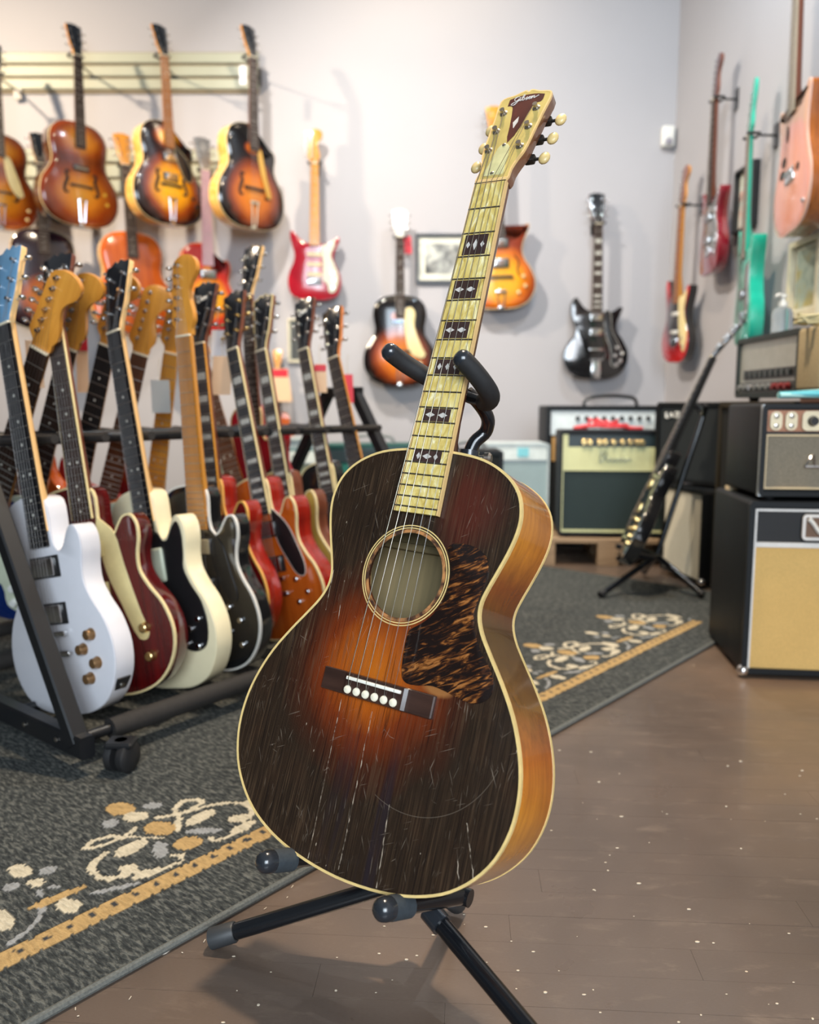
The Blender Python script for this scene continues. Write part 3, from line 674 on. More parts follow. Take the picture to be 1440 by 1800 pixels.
for t_, z_ in ((.055,.052),(.30,.048),(.66,.048),(.94,.052)):
    MB().tube([rl(-.10,t_,z_), rl(1.14,t_,z_)], .011, 10).obj('floor_rail', STEELB, rack, 40, None, 1.0)
    f = MB().tube([rl(-.02,t_,z_), rl(1.08,t_,z_)], .021, 12).obj('foam_sleeve', FOAM, rack, 40, None, 1.0)
for t_, z_ in ((.40,.605),(.60,.605)):
    MB().tube([rl(-.10,t_,z_), rl(1.14,t_,z_)], .0125, 10).obj('neck_rail', STEELB, rack, 40, None, 1.0)
    sg = -1 if t_ < .5 else 1
    for k in range(10):
        s = -.02+k*.118
        MB().tube([rl(s+.055,t_,z_), rl(s+.055,t_+sg*.10,z_+.004)], [.010,.010], 10).obj('neck_peg', FOAM, rack, 40, None, 1.0)

# ------------------------------------------------------------------ guitars hanging on the walls
def on_back(nut, tail, L, yaw=0, Y=YW-.12, **k): return hang((0,Y,0), (0,-1,0), nut, tail, L, yaw, **k)
WGRP = 'guitars hanging on the back wall'
B_TOB = burst('burst_tobacco', [(0,srgb(236,170,60)),(.4,srgb(214,130,34)),(.7,srgb(150,66,20)),(1,srgb(96,34,14))], (0,160), (215,185), (0,430), (160,110))
B_HON = burst('burst_honey', [(0,srgb(255,196,40)),(.42,srgb(238,160,24)),(.66,srgb(150,64,16)),(.86,srgb(52,20,12)),(1,srgb(30,14,10))], (0,190), (205,215), (0,440), (110,70))
B_DRK = burst('burst_black', [(0,srgb(226,140,44)),(.42,srgb(206,110,30)),(.68,srgb(130,56,22)),(.88,srgb(34,16,12)),(1,srgb(14,10,9))], (0,170), (205,215), (0,400), (70,40))
B_CHR = burst('burst_cherry', [(0,srgb(250,196,40)),(.4,srgb(240,160,30)),(.7,srgb(200,40,22)),(1,srgb(150,16,16))], (0,180), (165,170), (0,300), (60,60))
SIDEM = wood('flame_maple_side', srgb(226,160,70), srgb(250,206,120), .2, .5, 'x', 40); SIDEB = wood('brown_side', srgb(50,28,14), srgb(78,44,20), .2, .5)
APG = [(26,400),(44,396),(60,340),(84,250),(106,180),(104,166),(88,164),(64,220),(36,300),(24,360)]
def fholes(G, zt):
    for s in (-1,1):
        pts = [(s*62,262),(s*76,268),(s*82,254),(s*74,232),(s*86,200),(s*92,170),(s*82,158),(s*70,166)]
        m = MB(); q = catmull([(x,y,zt-.5) for x, y in pts], 4, False); n_ = len(q); m.tube(q, [3+6*math.sin(math.pi*i/(n_-1)) if 4 < i < n_-5 else 6 for i in range(n_)], 6)
        m.obj('sound_hole', plain('hole_black', (.006,.005,.004), .8), G)
WALLSETS = []
def wallg(name, label, M, short, yn, n=(0,-1,0), d=.10, **k):
    g = guitar(name, label, M, **k); hook(M, yn, 'black wall hanger holding the ' + short, n, d); return g
AR = dict(yb=200, scale=645, yend=388, arch=16, thick=82, bridge='trap', zb=18, hmat=MAPLE, nfr=20)
wallg('archtop_guitar', 'sunburst archtop with a big cream pickguard cut off by the left frame edge', on_back((-8,128), (2,402), 845, 44, YW-.28), 'archtop at the left frame edge', 845, d=.255, group=WGRP, out=ARCH, top=B_TOB, side=SIDEB, bind=BINDM, pg=[(26,400),(50,396),(80,330),(116,230),(124,196),(104,182),(60,220),(30,300)], knobs=((150,120),(140,70)), kmat=CREAMP, kkind='speed', extra=fholes, **AR)
wallg('archtop_guitar', 'tobacco sunburst archtop with one black pickup hanging second from left on top rail', on_back((133,100), (143,398), 845, 48, YW-.28), 'tobacco archtop', 845, d=.255, group=WGRP, out=ARCH, top=B_TOB, side=SIDEB, bind=BINDM, pks=((290,'p90',BLKP),), knobs=((128,180),(140,130)), kmat=plain('amber_knob', srgb(230,190,70), .2, 0, .6), kkind='speed', extra=fholes, **AR)
wallg('archtop_guitar', 'honey burst cutaway archtop with cream sides and two pickups on the top rail', on_back((285,100), (302,395), 845, 48, YW-.28), 'honey burst archtop', 845, d=.255, group=WGRP, out=CUT, top=B_HON, side=SIDEM, bind=BINDM, board=wood('honey_board', srgb(140,84,36), srgb(170,108,50), .35, .2), pks=((340,'hb'),(240,'hb')), knobs=((130,150),(150,110)), kmat=BLKP, kkind='speed', pg=[(26,402),(50,390),(110,330),(128,250),(108,230),(84,240),(40,330)], pgm=BLKP, pge=BINDM, extra=fholes, **AR)
wallg('archtop_guitar', 'dark-edged cutaway archtop with a tan pickguard and white tailpiece on the top rail', on_back((440,103), (444,402), 845, 48, YW-.28), 'dark-edged archtop', 845, d=.255, group=WGRP, out=CUT, top=B_DRK, side=SIDEM, bind=BINDM, pg=APG, pgm=plain('tan_pickguard', srgb(206,160,74), .35, 0, .3), hw=plain('worn_white_metal', srgb(205,196,172), .4, .4), extra=fholes, **AR)
AR2 = {**AR, 'thick': 60}
wallg('archtop_guitar', 'dark plum hollow guitar with cream binding on the lower rail below the tobacco archtop', on_back((70,290), (82,580), 845, 34, YW-.22), 'plum hollow guitar', 845, d=.2, group=WGRP, out=ARCH, top=burst('burst_plum', [(0,srgb(214,140,40)),(.5,srgb(160,80,24)),(.75,srgb(50,24,30)),(1,srgb(34,18,26))], (0,160), (190,180)), side=SIDEM, bind=BINDM, **AR2)
wallg('hollow_guitar', 'orange-brown hollow guitar with cream sides on the lower rail below the honey burst', on_back((219,292), (243,590), 845, 34, YW-.22), 'orange-brown hollow guitar', 845, d=.2, group=WGRP, out=ARCH, top=AMBERO, side=SIDEM, bind=BINDM, hface=MAPLE, **AR2)
wallg('electric_guitar', 'cherry sunburst single-cut guitar with a pale neck on the lower rail', on_back((360,300), (368,590), 793, 32, YW-.20), 'cherry sunburst', 793, d=.18, group=WGRP, out=LP, top=B_CHR, side=wood('pink_side', srgb(190,90,60), srgb(226,130,80), .2, .5), bind=plain('binding_orange', srgb(238,160,100), .3, 0, .4), arch=8, thick=60, board=plain('pale_pink_board', srgb(196,160,170), .35), pks=((300,'hb'),(205,'hb')), hface=plain('headstock_silver', srgb(150,150,150), .3, .6))
wallg('electric_guitar', 'red electric guitar with a white pickguard and three pickups on the back wall', on_back((553,288), (553,527), 740, 6, YW-.10, lo=.8), 'red electric guitar', 740, d=.09, group=WGRP, out=RED, top=REDL, yb=110, scale=630, yend=300, wn=42, board=MAPLE, neck=MAPLE, head='fender', hface=MAPLE, hmat=MAPLE, bridge='hard', pks=((250,'sc',CREAMP),(195,'sc',CREAMP),(140,'sc',CREAMP)),
      pg=[(44,300),(60,304),(84,314),(108,330),(116,318),(104,280),(92,250),(110,200),(132,150),(134,96),(112,44),(84,44),(72,90),(50,110),(48,200)], pgm=MINT, knobs=((100,150),(108,110),(104,72)), kmat=CHROME, kkind='barrel')
wallg('archtop_guitar', 'black-edged sunburst archtop with a cream pickguard hanging by the framed picture', on_back((703,418), (703,678), 845, 3, YW-.12, lo=.8), 'black-edged sunburst archtop', 845, group=WGRP, out=ARCH, top=B_DRK, side=BLACKL, bind=None, pks=((370,'sc',plain('blue_grey_metal', srgb(150,170,190), .3, .8)),), pg=[(34,440),(66,450),(88,420),(84,340),(130,220),(150,180),(130,160),(70,180),(40,240)], knobs=((120,130),(130,60)), kmat=CREAMP, kkind='speed', hface=plain('headstock_white', srgb(222,228,222), .2, .2, .5), **{**AR, 'inlay': 'dot'})
wallg('electric_guitar', 'amber sunburst guitar with pointed horns hanging behind the neck of the acoustic guitar', on_back((872,238), (881,546), 800, 4, YW-.10), 'amber guitar with pointed horns', 790, d=.09, group=WGRP, out=POINTY, top=burst('burst_amber', [(0,srgb(250,188,20)),(.5,srgb(236,160,16)),(.75,srgb(206,104,16)),(1,srgb(132,44,12))], (0,140), (168,170)), side=CHERRY, bind=BINDM, arch=8, yb=150, scale=640, yend=330, pks=((310,'hb'),(215,'hb')), knobs=((112,150),(120,104),(86,74)), kmat=GOLDM, kkind='speed', bridge='trap', hface=MAPLE, extra=lambda G, zt: MB().tube(catmull([(70,250,zt),(92,220,zt),(84,180,zt),(96,150,zt)],4,False), 4, 6).obj('sound_hole', plain('hole_black', (0,0,0)), G))
wallg('electric_guitar', 'black electric guitar with silver hardware hanging above the black amplifier', on_back((1052,394), (1047,665), 790, 4, YW-.10), 'black electric guitar', 790, d=.09, group=WGRP, out=SUPRO, top=BLACKL, bind=None, yb=150, scale=640, yend=330, inlay='block', pks=((318,'hb'),(240,'hb')), knobs=((110,160),(138,130),(100,118),(130,90),(108,70)), kmat=CHROME, kkind='speed', pg=[(44,350),(66,352),(76,320),(84,250),(120,180),(140,120),(110,60),(84,70),(78,150),(48,240)], pgm=BLKP, pge=BINDW, bridge='vib')
wallg('electric_guitar', 'small amber hollow guitar low on the back wall behind the rack necks', on_back((488,648), (492,790), 700, 0, YW-.06, lo=.3), 'small amber guitar', 700, d=.05, group=WGRP, out=[(x*.6,y*.62) for x, y in ARCH], top=AMBERO, side=SIDEM, thick=50, yb=120, scale=580, yend=300, bridge='trap', hface=MAPLE, hmat=MAPLE)

RG = 'guitars hanging on the right wall'
def on_right(nut, tail, L, yaw=0, X=XW-.10, **k): return hang((X,0,0), (-1,0,0), nut, tail, L, yaw, **k)
R1 = wallg('electric_guitar', 'black electric guitar with brown neck and red lower bout nearest the room corner', on_right((1199,362), (1183,637), 758, 5), 'black and red guitar by the corner', 758, n=(-1,0,0), d=.09, group=RG, out=ST, yb=110, scale=648, yend=292, top=burst('burst_red_black', [(0,srgb(60,50,50)),(.5,srgb(30,26,26)),(.8,srgb(150,20,24)),(1,srgb(190,30,30))], (0,230), (170,210)), side=BLACKL, neck=MAPLE, board=wood('brown_neck', srgb(130,74,34), srgb(160,96,46), .35, .2), head='fender', hface=wood('headstock_brown', srgb(110,70,60), srgb(140,92,76), .3, .3), hmat=MAPLE, bridge='hard', pks=((240,'sc'),(150,'sc')), pg=[(34,318),(84,326),(120,350),(112,300),(100,262),(110,220),(140,170),(150,120),(120,50),(70,110),(40,220)], pgm=CREAMP, knobs=((100,120),(115,80)), kmat=CHROME, kkind='barrel')
wallg('electric_guitar', 'deep red electric guitar with chrome hardware between the corner and the teal bass', on_right((1257,176), (1243,483), 740, -4), 'deep red guitar', 740, n=(-1,0,0), d=.09, group=RG, out=RED, yb=110, scale=630, yend=300, top=plain('deep_red_lacquer', srgb(126,14,34), .12, 0, .9), board=ROSE, head='fender', hface=wood('headstock_dark', srgb(70,44,48), srgb(96,60,60), .3, .4), hmat=MAHOG, bridge='hard', pks=((250,'hb'),(150,'hb')), pg=[(30,300),(84,314),(112,330),(92,250),(126,180),(100,60),(50,110),(-30,140),(-36,290)], pgm=plain('steel_pickguard', (.5,.5,.48), .25, .9), knobs=((100,130),(104,84)), kmat=CHROME, kkind='barrel')
TEALL = plain('teal_lacquer', srgb(34,178,152), .2, 0, .7)
wallg('bass_guitar', 'teal bass guitar with a matching headstock hanging above the grey amplifier head', on_right((1318,240), (1302,606), 890, -10, XW-.11), 'teal bass guitar', 890, n=(-1,0,0), d=.10, cat='bass guitar', group=RG, out=[(x,y*1.2) for x,y in BASS], yb=130, scale=760, yend=372, top=TEALL, thick=58, wn=42, we=60, board=wood('grey_board', srgb(110,96,84), srgb(134,118,104), .4, .1), neck=TEALL, head='bass', hface=TEALL, hmat=TEALL, bridge='hard', pks=((220,'hb',CHROME),), pg=[(34,330),(90,340),(110,350),(112,240),(120,160),(90,90),(40,150)], pgm=plain('grey_pickguard', srgb(150,150,150), .3, .5), knobs=((90,130),(100,90)), kmat=CHROME, kkind='barrel')
wallg('electric_guitar', 'peach-topped electric guitar with amber sides cut off by the right frame edge', on_right((1408,-92), (1388,408), 846, -8, XW-.14, hi=1.2), 'peach-topped guitar', 846, n=(-1,0,0), d=.115, group=RG, out=mirror([(0,0),(90,4),(150,36),(176,96),(176,150),(150,210),(132,260),(130,310),(140,360),(146,400),(134,410),(100,392),(62,376),(30,372),(0,372)]), yb=180, scale=646, yend=360, thick=80, top=burst('burst_peach', [(0,srgb(238,160,120)),(.6,srgb(232,150,118)),(.9,srgb(222,150,132)),(1,srgb(206,160,130))], (0,150), (190,190)), side=wood('amber_brown_side', srgb(122,64,16), srgb(164,92,26), .2, .4), bind=plain('binding_pink', srgb(214,176,160), .35), board=wood('pale_board', srgb(140,134,120), srgb(168,160,144), .4, .1), neck=MAHOG, bridge='hard', arch=4, knobs=((140,60),), kmat=CHROME, kkind='barrel',
      extra=lambda G, zt: [MB(lambda p, q=q: p).prism(circle(q[0],q[1],q[2],16,q[3]), zt+.3, zt+1.2).obj('sound_hole', plain('hole_black', (0,0,0)), G) for q in ((-40,310,12,26),(-70,232,22,16),(-84,196,24,14),(70,180,14,12))])

# ------------------------------------------------------------------ the old acoustic guitar on its stand
HX = Vector((.82624,-.56202,-.03822)); HYv = Vector((.22071,.26055,.93989)); HZ = Vector((-.51828,-.78501,.33933))
SADDLE = Vector((-.03433, .90633, .37060)); TY = 214.5
HT = SADDLE - HYv*.2145
HM = frame(HT, HX, HYv, HZ)
hero = thing('acoustic_guitar', 'worn dark sunburst acoustic guitar with a pearl fretboard on the tripod stand', 'guitar', HM)
def hw3(x, y, z): return SADDLE + HX*(x/1000) + HYv*(y/1000) + HZ*(z/1000)     # body millimetres from the saddle
hy = lambda p: Vector((p.x, p.y+TY, p.z))
HO = catmull(mirror([(0,-214.5),(46,-211.5),(82,-205),(113,-195),(140,-181),(164,-160),(182,-134),(192,-103),(194,-76),(191,-50),(183,-23),(169,7),(149,37),(129,63),(114,84),(107,101),(106.5,116),(111,132),(118,151),(126,174),(131.5,197),(132,216),(126,237),(114,253),(96,266),(72,276),(40,281.5),(0,283)]), 3)
HD = 86.0
def top_mat():
    t = T('worn_sunburst'); P = t.obj(); x, y, z = t.sep(P)
    def d(cx, cy, rx, ry):
        a = t.math('DIVIDE', t.math('SUBTRACT', x, cx/1000), rx/1000); b = t.math('DIVIDE', t.math('SUBTRACT', y, (cy+TY)/1000), ry/1000)
        return t.math('SQRT', t.math('ADD', t.math('MULTIPLY', a, a), t.math('MULTIPLY', b, b)))
    soft = t.math('MULTIPLY', t.math('SUBTRACT', t.noise(t.map(P, (1,.45,1)), 14, 4, .6), .5), .5)
    D = t.math('ADD', d(-10, 14, 138, 146), soft)
    col = t.ramp(D, [(0, (.60,.155,.008)), (.28, (.47,.100,.007)), (.50, (.20,.032,.006)), (.74, (.062,.015,.006)), (1, (.026,.0155,.009))])
    red = t.ramp(t.math('ADD', d(68, 218, 52, 70), t.math('MULTIPLY', soft, 2.2)), [(.35, (.75,)*3), (1.0, (0,0,0))])
    col = t.mix(red, col, (.105,.020,.012))
    edge = t.ramp(t.noise(t.map(P,(1,.7,1)), 26, 5, .65), [(.5,(0,0,0)),(.66,(.35,.35,.35))])
    col = t.mix(t.mix(t.ramp(D, [(.6,(0,0,0)),(1,(1,1,1))]), (0,0,0), edge), col, (.050,.024,.012))
    # grain of the spruce: dark winter lines
    gx = t.math('ADD', t.math('MULTIPLY', x, 950.0*2*math.pi), t.math('MULTIPLY', t.noise(t.map(P,(1,.08,1)), 30, 3), 9.0))
    gw = t.math('MULTIPLY', t.math('ADD', t.math('SINE', gx), 1.0), .5)
    gl = t.math('POWER', gw, 3.0)
    col = t.mix(t.math('MULTIPLY', gl, .45), col, (.010,.006,.005))
    gr = t.math('ADD', t.math('MULTIPLY', t.noise(t.map(P, (1,.025,1)), 560, 2, .5), .6), t.math('MULTIPLY', t.noise(t.map(P, (1,.035,1)), 210, 3, .6), .4))
    col = t.mix(t.math('MULTIPLY', t.ramp(gr, [(.50,(0,0,0)),(.64,(1,1,1))]), t.ramp(t.noise(P, 11, 3), [(.35,(.12,)*3),(.65,(.62,)*3)])), col, (.105,.062,.034))  # paler lines: light caught on the raised grain, painted into the colour
    col = t.mix(t.ramp(gr, [(.34,(.7,.7,.7)),(.46,(0,0,0))]), col, (.008,.005,.004))
    # dark sweat streaks under the bridge
    st = t.noise(t.map(P, (1,.05,1)), 38, 3, .6)
    zone = t.math('MULTIPLY', t.ramp(t.math('ADD', t.math('MULTIPLY', y, 5.0), 0.0), [(.55,(1,1,1)),(.95,(0,0,0))]), t.ramp(t.math('ABSOLUTE', t.math('SUBTRACT', x, .018)), [(.02,(1,1,1)),(.062,(0,0,0))]))
    col = t.mix(t.math('MULTIPLY', zone, t.ramp(st, [(.50,(0,0,0)),(.60,(.8,.8,.8))])), col, (.020,.014,.018))
    # pale flecks, nicks and long cracks along the grain
    def line(x0, slope, ya, yb, w, wob=.0022):
        cx = t.math('ADD', x0/1000, t.math('MULTIPLY', t.math('SUBTRACT', y, (ya+TY)/1000), slope))
        cx = t.math('ADD', cx, t.math('MULTIPLY', t.math('SUBTRACT', t.noise(t.map(P,(0,1,0)), 38, 4), .5), wob))
        m = t.math('LESS_THAN', t.math('ABSOLUTE', t.math('SUBTRACT', x, cx)), w/1000)
        m = t.math('MULTIPLY', m, t.math('LESS_THAN', y, (ya+TY)/1000)); return t.math('MULTIPLY', m, t.math('GREATER_THAN', y, (yb+TY)/1000))
    br = t.ramp(t.noise(t.map(P,(.3,1,1)), 75, 3), [(.46,(0,0,0)),(.62,(1,1,1))])
    cracks = None
    for a in ((-48,-.028,-26,-208,.42,.002),(-2,-.017,-30,-206,.55,.005),(47,-.08,-120,-207,.6,.006),(-84,-.09,110,60,.4,.002),(-104,-.05,120,70,.35,.002),(142,-.42,-110,-164,.5,.01),(138,-.3,-138,-166,.4,.008)):
        l = line(*a); cracks = l if cracks is None else t.math('MAXIMUM', cracks, l)
    cracks = t.math('MULTIPLY', cracks, t.math('MAXIMUM', br, .07))
    ax_ = t.math('SUBTRACT', x, .066); ay_ = t.math('SUBTRACT', y, (-20+TY)/1000)
    rr = t.math('SQRT', t.math('ADD', t.math('MULTIPLY', ax_, ax_), t.math('MULTIPLY', ay_, ay_)))
    arc = t.math('MULTIPLY', t.math('LESS_THAN', t.math('ABSOLUTE', t.math('SUBTRACT', rr, .1035)), .00035), t.math('LESS_THAN', y, (-50+TY)/1000))
    arc = t.math('MULTIPLY', arc, t.math('GREATER_THAN', x, .026)); arc = t.math('MULTIPLY', arc, .16)
    v1 = t.n('ShaderNodeTexVoronoi', feature='F1'); t.put(v1.inputs['Vector'], t.map(P, (1,.36,1), (0,0,.12))); v1.inputs['Scale'].default_value = 105
    nick = t.math('LESS_THAN', v1.outputs['Distance'], t.math('MULTIPLY', t.math('SUBTRACT', t.noise(P, 22, 3), .485), .62))
    v2 = t.n('ShaderNodeTexVoronoi', feature='DISTANCE_TO_EDGE'); t.put(v2.inputs['Vector'], t.map(P, (1,.35,1), (0,0,-.35))); v2.inputs['Scale'].default_value = 85
    scr = t.math('MULTIPLY', t.math('LESS_THAN', v2.outputs['Distance'], .011), t.ramp(t.noise(P, 34, 3), [(.60,(0,0,0)),(.72,(.32,.32,.32))]))
    fine = None
    for a_, th in ((.25,.70),(-.5,.71),(1.1,.72),(-.08,.69)):
        q = t.math('MULTIPLY', t.math('GREATER_THAN', t.noise(t.rs(P, (0,0,a_), (1,.035,1)), 620, 1, .5), th), t.ramp(t.noise(t.map(P,(1,1,1),(0,0,0),(a_,0,0)), 26, 2), [(.53,(0,0,0)),(.67,(.34,.34,.34))]))
        fine = q if fine is None else t.math('MAXIMUM', fine, q)
    scr = t.math('MAXIMUM', scr, fine)
    wear = t.math('MAXIMUM', t.math('MAXIMUM', cracks, arc), t.math('MAXIMUM', t.math('MULTIPLY', nick, .7), scr), clamp=True)
    col = t.mix(wear, col, (.50,.40,.30))
    # bare wood worn through by the sound hole and the end of the pickguard
    bare = t.ramp(t.math('ADD', d(76, 14, 24, 11), t.math('MULTIPLY', soft, 1.5)), [(.5,(.85,.85,.85)),(.9,(0,0,0))])
    col = t.mix(bare, col, (.36,.15,.045))
    t.bump(t.math('ADD', t.math('MULTIPLY', gl, -.55), t.math('MULTIPLY', t.noise(P, 240, 3), .35)), .32, .0007)
    return t.set(col, t.ramp(t.noise(t.map(P,(1,.3,1)), 36, 4), [(.3,(.09,)*3),(.7,(.20,)*3)]), 0, .0, .42)
def side_mat():
    t = T('aged_mahogany_rim'); P = t.obj(); x, y, z = t.sep(P)
    fig = t.noise(t.map(P, (1,.12,1)), 95, 5, .65, .6); blot = t.noise(P, 16, 4, .6)
    yy = t.math('ADD', y, t.math('MULTIPLY', t.math('SUBTRACT', blot, .5), .05))
    base = t.ramp(t.math('DIVIDE', yy, .5), [(.0, srgb(112,72,20)), (.10, srgb(190,128,34)), (.25, srgb(222,144,36)), (.36, srgb(206,116,26)), (.46, srgb(140,94,34)), (.60, srgb(96,66,22)), (.70, srgb(140,72,20)), (.80, srgb(218,140,42)), (.92, srgb(204,132,46)), (1, srgb(150,92,40))])
    col = t.mix(.55, base, t.ramp(fig, [(.3,(.45,.38,.30)),(.68,(1.1,1.1,1.1))]), 'MULTIPLY')
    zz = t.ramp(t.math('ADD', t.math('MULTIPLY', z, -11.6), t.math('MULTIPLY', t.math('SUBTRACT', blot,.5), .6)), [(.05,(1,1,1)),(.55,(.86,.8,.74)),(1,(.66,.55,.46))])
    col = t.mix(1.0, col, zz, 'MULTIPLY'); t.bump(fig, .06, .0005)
    return t.set(col, t.ramp(blot, [(.3,(.14,)*3),(.7,(.30,)*3)]), 0, .6)
def hero_top():
    bm = bmesh.new(); h = circle(0, 130, 50.5, 72)
    def loop(O, z):
        vs = [bm.verts.new((p[0]/1000, (p[1]+TY)/1000, z/1000)) for p in O]; return vs, [bm.edges.new((vs[i], vs[(i+1)%len(vs)])) for i in range(len(vs))]
    oi = inset(HO, 1.2)
    a, ea = loop(oi, 0); b, eb = loop(h, 0)
    bmesh.ops.triangle_fill(bm, use_beauty=True, edges=ea+eb)
    def skirt(vs, z):
        lo = [bm.verts.new((v.co.x, v.co.y, z/1000)) for v in vs]; n = len(vs)
        for i in range(n): bm.faces.new((vs[i], vs[(i+1)%n], lo[(i+1)%n], lo[i]))
    skirt(b, -3.6); skirt(a, -3)
    bmesh.ops.recalc_face_normals(bm, faces=bm.faces)
    for f in bm.faces:
        if abs(f.normal.z) > .9 and f.normal.z < 0: f.normal_flip()
    me = bpy.data.meshes.new('soundboard'); bm.to_mesh(me); bm.free(); me.materials.append(top_mat())
    o = bpy.data.objects.new('soundboard', me); COL.objects.link(o); o.parent = hero; o['label'] = 'dark sunburst spruce top with scratches'; return o
SB_ = hero_top(); SIDE = side_mat()
def depth(y): return -HD - 4*(1-(y+214)/497)
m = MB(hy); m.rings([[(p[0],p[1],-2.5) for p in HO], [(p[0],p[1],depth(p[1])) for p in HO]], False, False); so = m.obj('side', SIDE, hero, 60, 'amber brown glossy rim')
MB(hy).rings([[(p[0],p[1],depth(p[1])-1.5) for p in HO], [(p[0],p[1],depth(p[1])) for p in HO]]).obj('back', NATOG, hero, 30)
LIN = wood('bare_interior', srgb(112,100,70), srgb(146,126,88), .7, 0, 'y', 40)
MB(hy).rings([[(p[0],p[1],depth(p[1])+.4) for p in inset(HO,2.6)], [(p[0],p[1],depth(p[1])+2.4) for p in inset(HO,2.6)]]).obj('back_lining', LIN, hero, 30, 'pale bare wood inside the body')
for yb_ in (66, 172): MB(hy).box(-104,104,yb_-5,yb_+5,depth(yb_)+2,depth(yb_)+14,3).obj('back_brace', LIN, hero)
BNDA = plain('aged_binding', srgb(238,206,136), .34, 0, .3, .2, 60)
MB(hy).ring(inset(HO,-.6), 2.9, -4.2, .5).obj('top_binding', BNDA, hero, 50, 'aged cream binding round the top')
MB(hy).ring([(p[0],p[1]) for p in inset(HO,-.7)], 3.0, -HD-5, -HD-.5).obj('back_binding', BNDA, hero, 50)
# sound hole edge and rosette
for r, w in ((59.8,1.3),(56.8,1.3)): MB(hy).ring(circle(0,130,r,72), w, -.4, .35).obj('rosette_ring', BNDA, hero, 50)
tb = T('worn_wood'); nz = tb.noise(tb.obj(), 55, 4)
MB(hy).ring(circle(0,130,54.6,72), 4.0, -.5, .12).obj('hole_edge', tb.set(tb.ramp(nz, [(.4,(.05,.02,.01)),(.6,srgb(190,130,76))]), .6), hero, 50, 'wood worn bare round the sound hole')
# tortoiseshell pickguard
def tort():
    t = T('tortoiseshell'); P = t.obj()
    w1 = t.noise(t.rs(P, (0,0,-.55), (.20,1,1)), 190, 4, .62, 1.0); w2 = t.noise(t.rs(P, (0,0,-.5), (.3,1,1)), 66, 3, .6, .8)
    f = t.math('ADD', t.math('MULTIPLY', w1, .62), t.math('MULTIPLY', w2, .38))
    c = t.ramp(f, [(.48, (.012,.007,.006)), (.54, (.06,.020,.008)), (.59, (.30,.105,.024)), (.66, (.44,.19,.06))])
    t.bump(t.noise(P, 14, 2), .10, .002); return t.set(c, .16, 0, .15)
PG = [(27,17),(22,61),(24,69),(37,79),(49,91),(58,107),(61.5,128),(60,147),(53,162),(50,169),(56,175),(73,176.5),(92,172),(103,162),(107,147),(104,127),(100,108),(103,89),(118,64),(134,46),(141,32),(139,19),(127,9.5),(110,8.5),(87,13),(68,15),(47,11),(34,11)]
po = catmull(PG, 4); a2 = sum(po[i-1][0]*po[i][1]-po[i][0]*po[i-1][1] for i in range(len(po))); po = po if a2 > 0 else po[::-1]
MB(hy).prism(po, .1, 1.5, .5).obj('pickguard', tort(), hero, 30, 'tortoiseshell pickguard with dark orange flame')
# bridge, saddle, pins
BRW = wood('bridge_rosewood', (.020,.010,.008), (.055,.026,.018), .3, .3, 'x')
m = MB(hy); st = [(-78,3.6,12.4),(-76.5,5,12.9),(-48,5.2,13),(-44,6.2,13),(-40,9,13),(40,9,13),(44,6.2,13),(48,5.2,13),(76.5,5,12.9),(78,3.6,12.4)]
R = [[(x-1,-7-hh*1.0+k[0]*hh, k[1]*z) for k in ((0,0),(2,0),(2,.8),(1.92,1),(.08,1),(0,.8))] for x, z, hh in st]
m.rings(R); br = m.obj('bridge', BRW, hero, 20, 'rosewood bridge with chamfered wings')
MB(hy).box(-40,36,-2,2,7,12.2,.9).obj('saddle', plain('saddle_bone', srgb(240,236,222), .35, 0, .2, .04), br)
PX = [-36+12.9*i for i in range(6)]
pin = MB().lathe([(2.5,-4),(2.6,0),(4.6,.4),(5.0,1.8),(4.2,3.4),(1.8,4.3)], n=14).mesh('bridge_pin', plain('pin_ivory', srgb(240,232,208), .35, 0, .3, .04), 40)
for i, x in enumerate(PX): put(pin, 'bridge_pin', br, ((x+1)/1000, (-13+TY)/1000, .0092))
# neck
SC = 628.65; YN = SC; YE = 203.0
def hwid(y): return 44.5 + (57-44.5)*(YN-y)/(SC/2) if y > 0 else 57
ny = [250,262,276,284,296,320,380,460,540,600,YN+4]; R = []
for y in ny:
    w = hwid(max(y,204))/2-.3; dd = 20 + max(0, 62*((300-y)/22)**1.5 if y < 300 else 0); dd = min(dd, 80); ww = w if dd < 40 else w*(.62)
    ww = w
    R.append([(ww*math.cos(a)*(1 if dd < 40 else (1-.35*math.sin(a))), y, 2-dd*math.sin(a)**.8) for a in np.linspace(0, math.pi, 13)])
MB(hy).rings(R).obj('neck', wood('dark_neck', srgb(70,34,22), srgb(100,52,30), .22, .5), hero, 50)
def pearloid():
    t = T('pearloid'); P = t.obj()
    n1 = t.noise(t.map(P, (1,.30,1)), 75, 4, .6, 2.4); n2 = t.noise(t.map(P,(1,.05,1)), 110, 3)
    c = t.ramp(n1, [(.32, srgb(196,166,82)), (.46, srgb(220,194,110)), (.58, srgb(232,212,138)), (.70, srgb(252,244,206))])
    c = t.mix(.4, c, t.ramp(n2, [(.35,(.72,.66,.5)),(.6,(1,1,1))]), 'MULTIPLY')
    return t.set(c, .2, 0, .5)
PEARLO = pearloid()
def taper(y0, y1, d0, z0, z1): return MB(hy).prism([(-hwid(y0)/2+d0,y0),(hwid(y0)/2-d0,y0),(hwid(y1)/2-d0,y1),(-hwid(y1)/2+d0,y1)], z0, z1)
fbd = taper(YE, YN, 2.2, 1.5, 8).obj('fretboard', PEARLO, hero, 0, 'cream pearloid fretboard')
EDGE = plain('board_binding', srgb(236,196,130), .32, 0, .3, .15, 50); DKL = plain('board_line', (.02,.014,.01), .5)
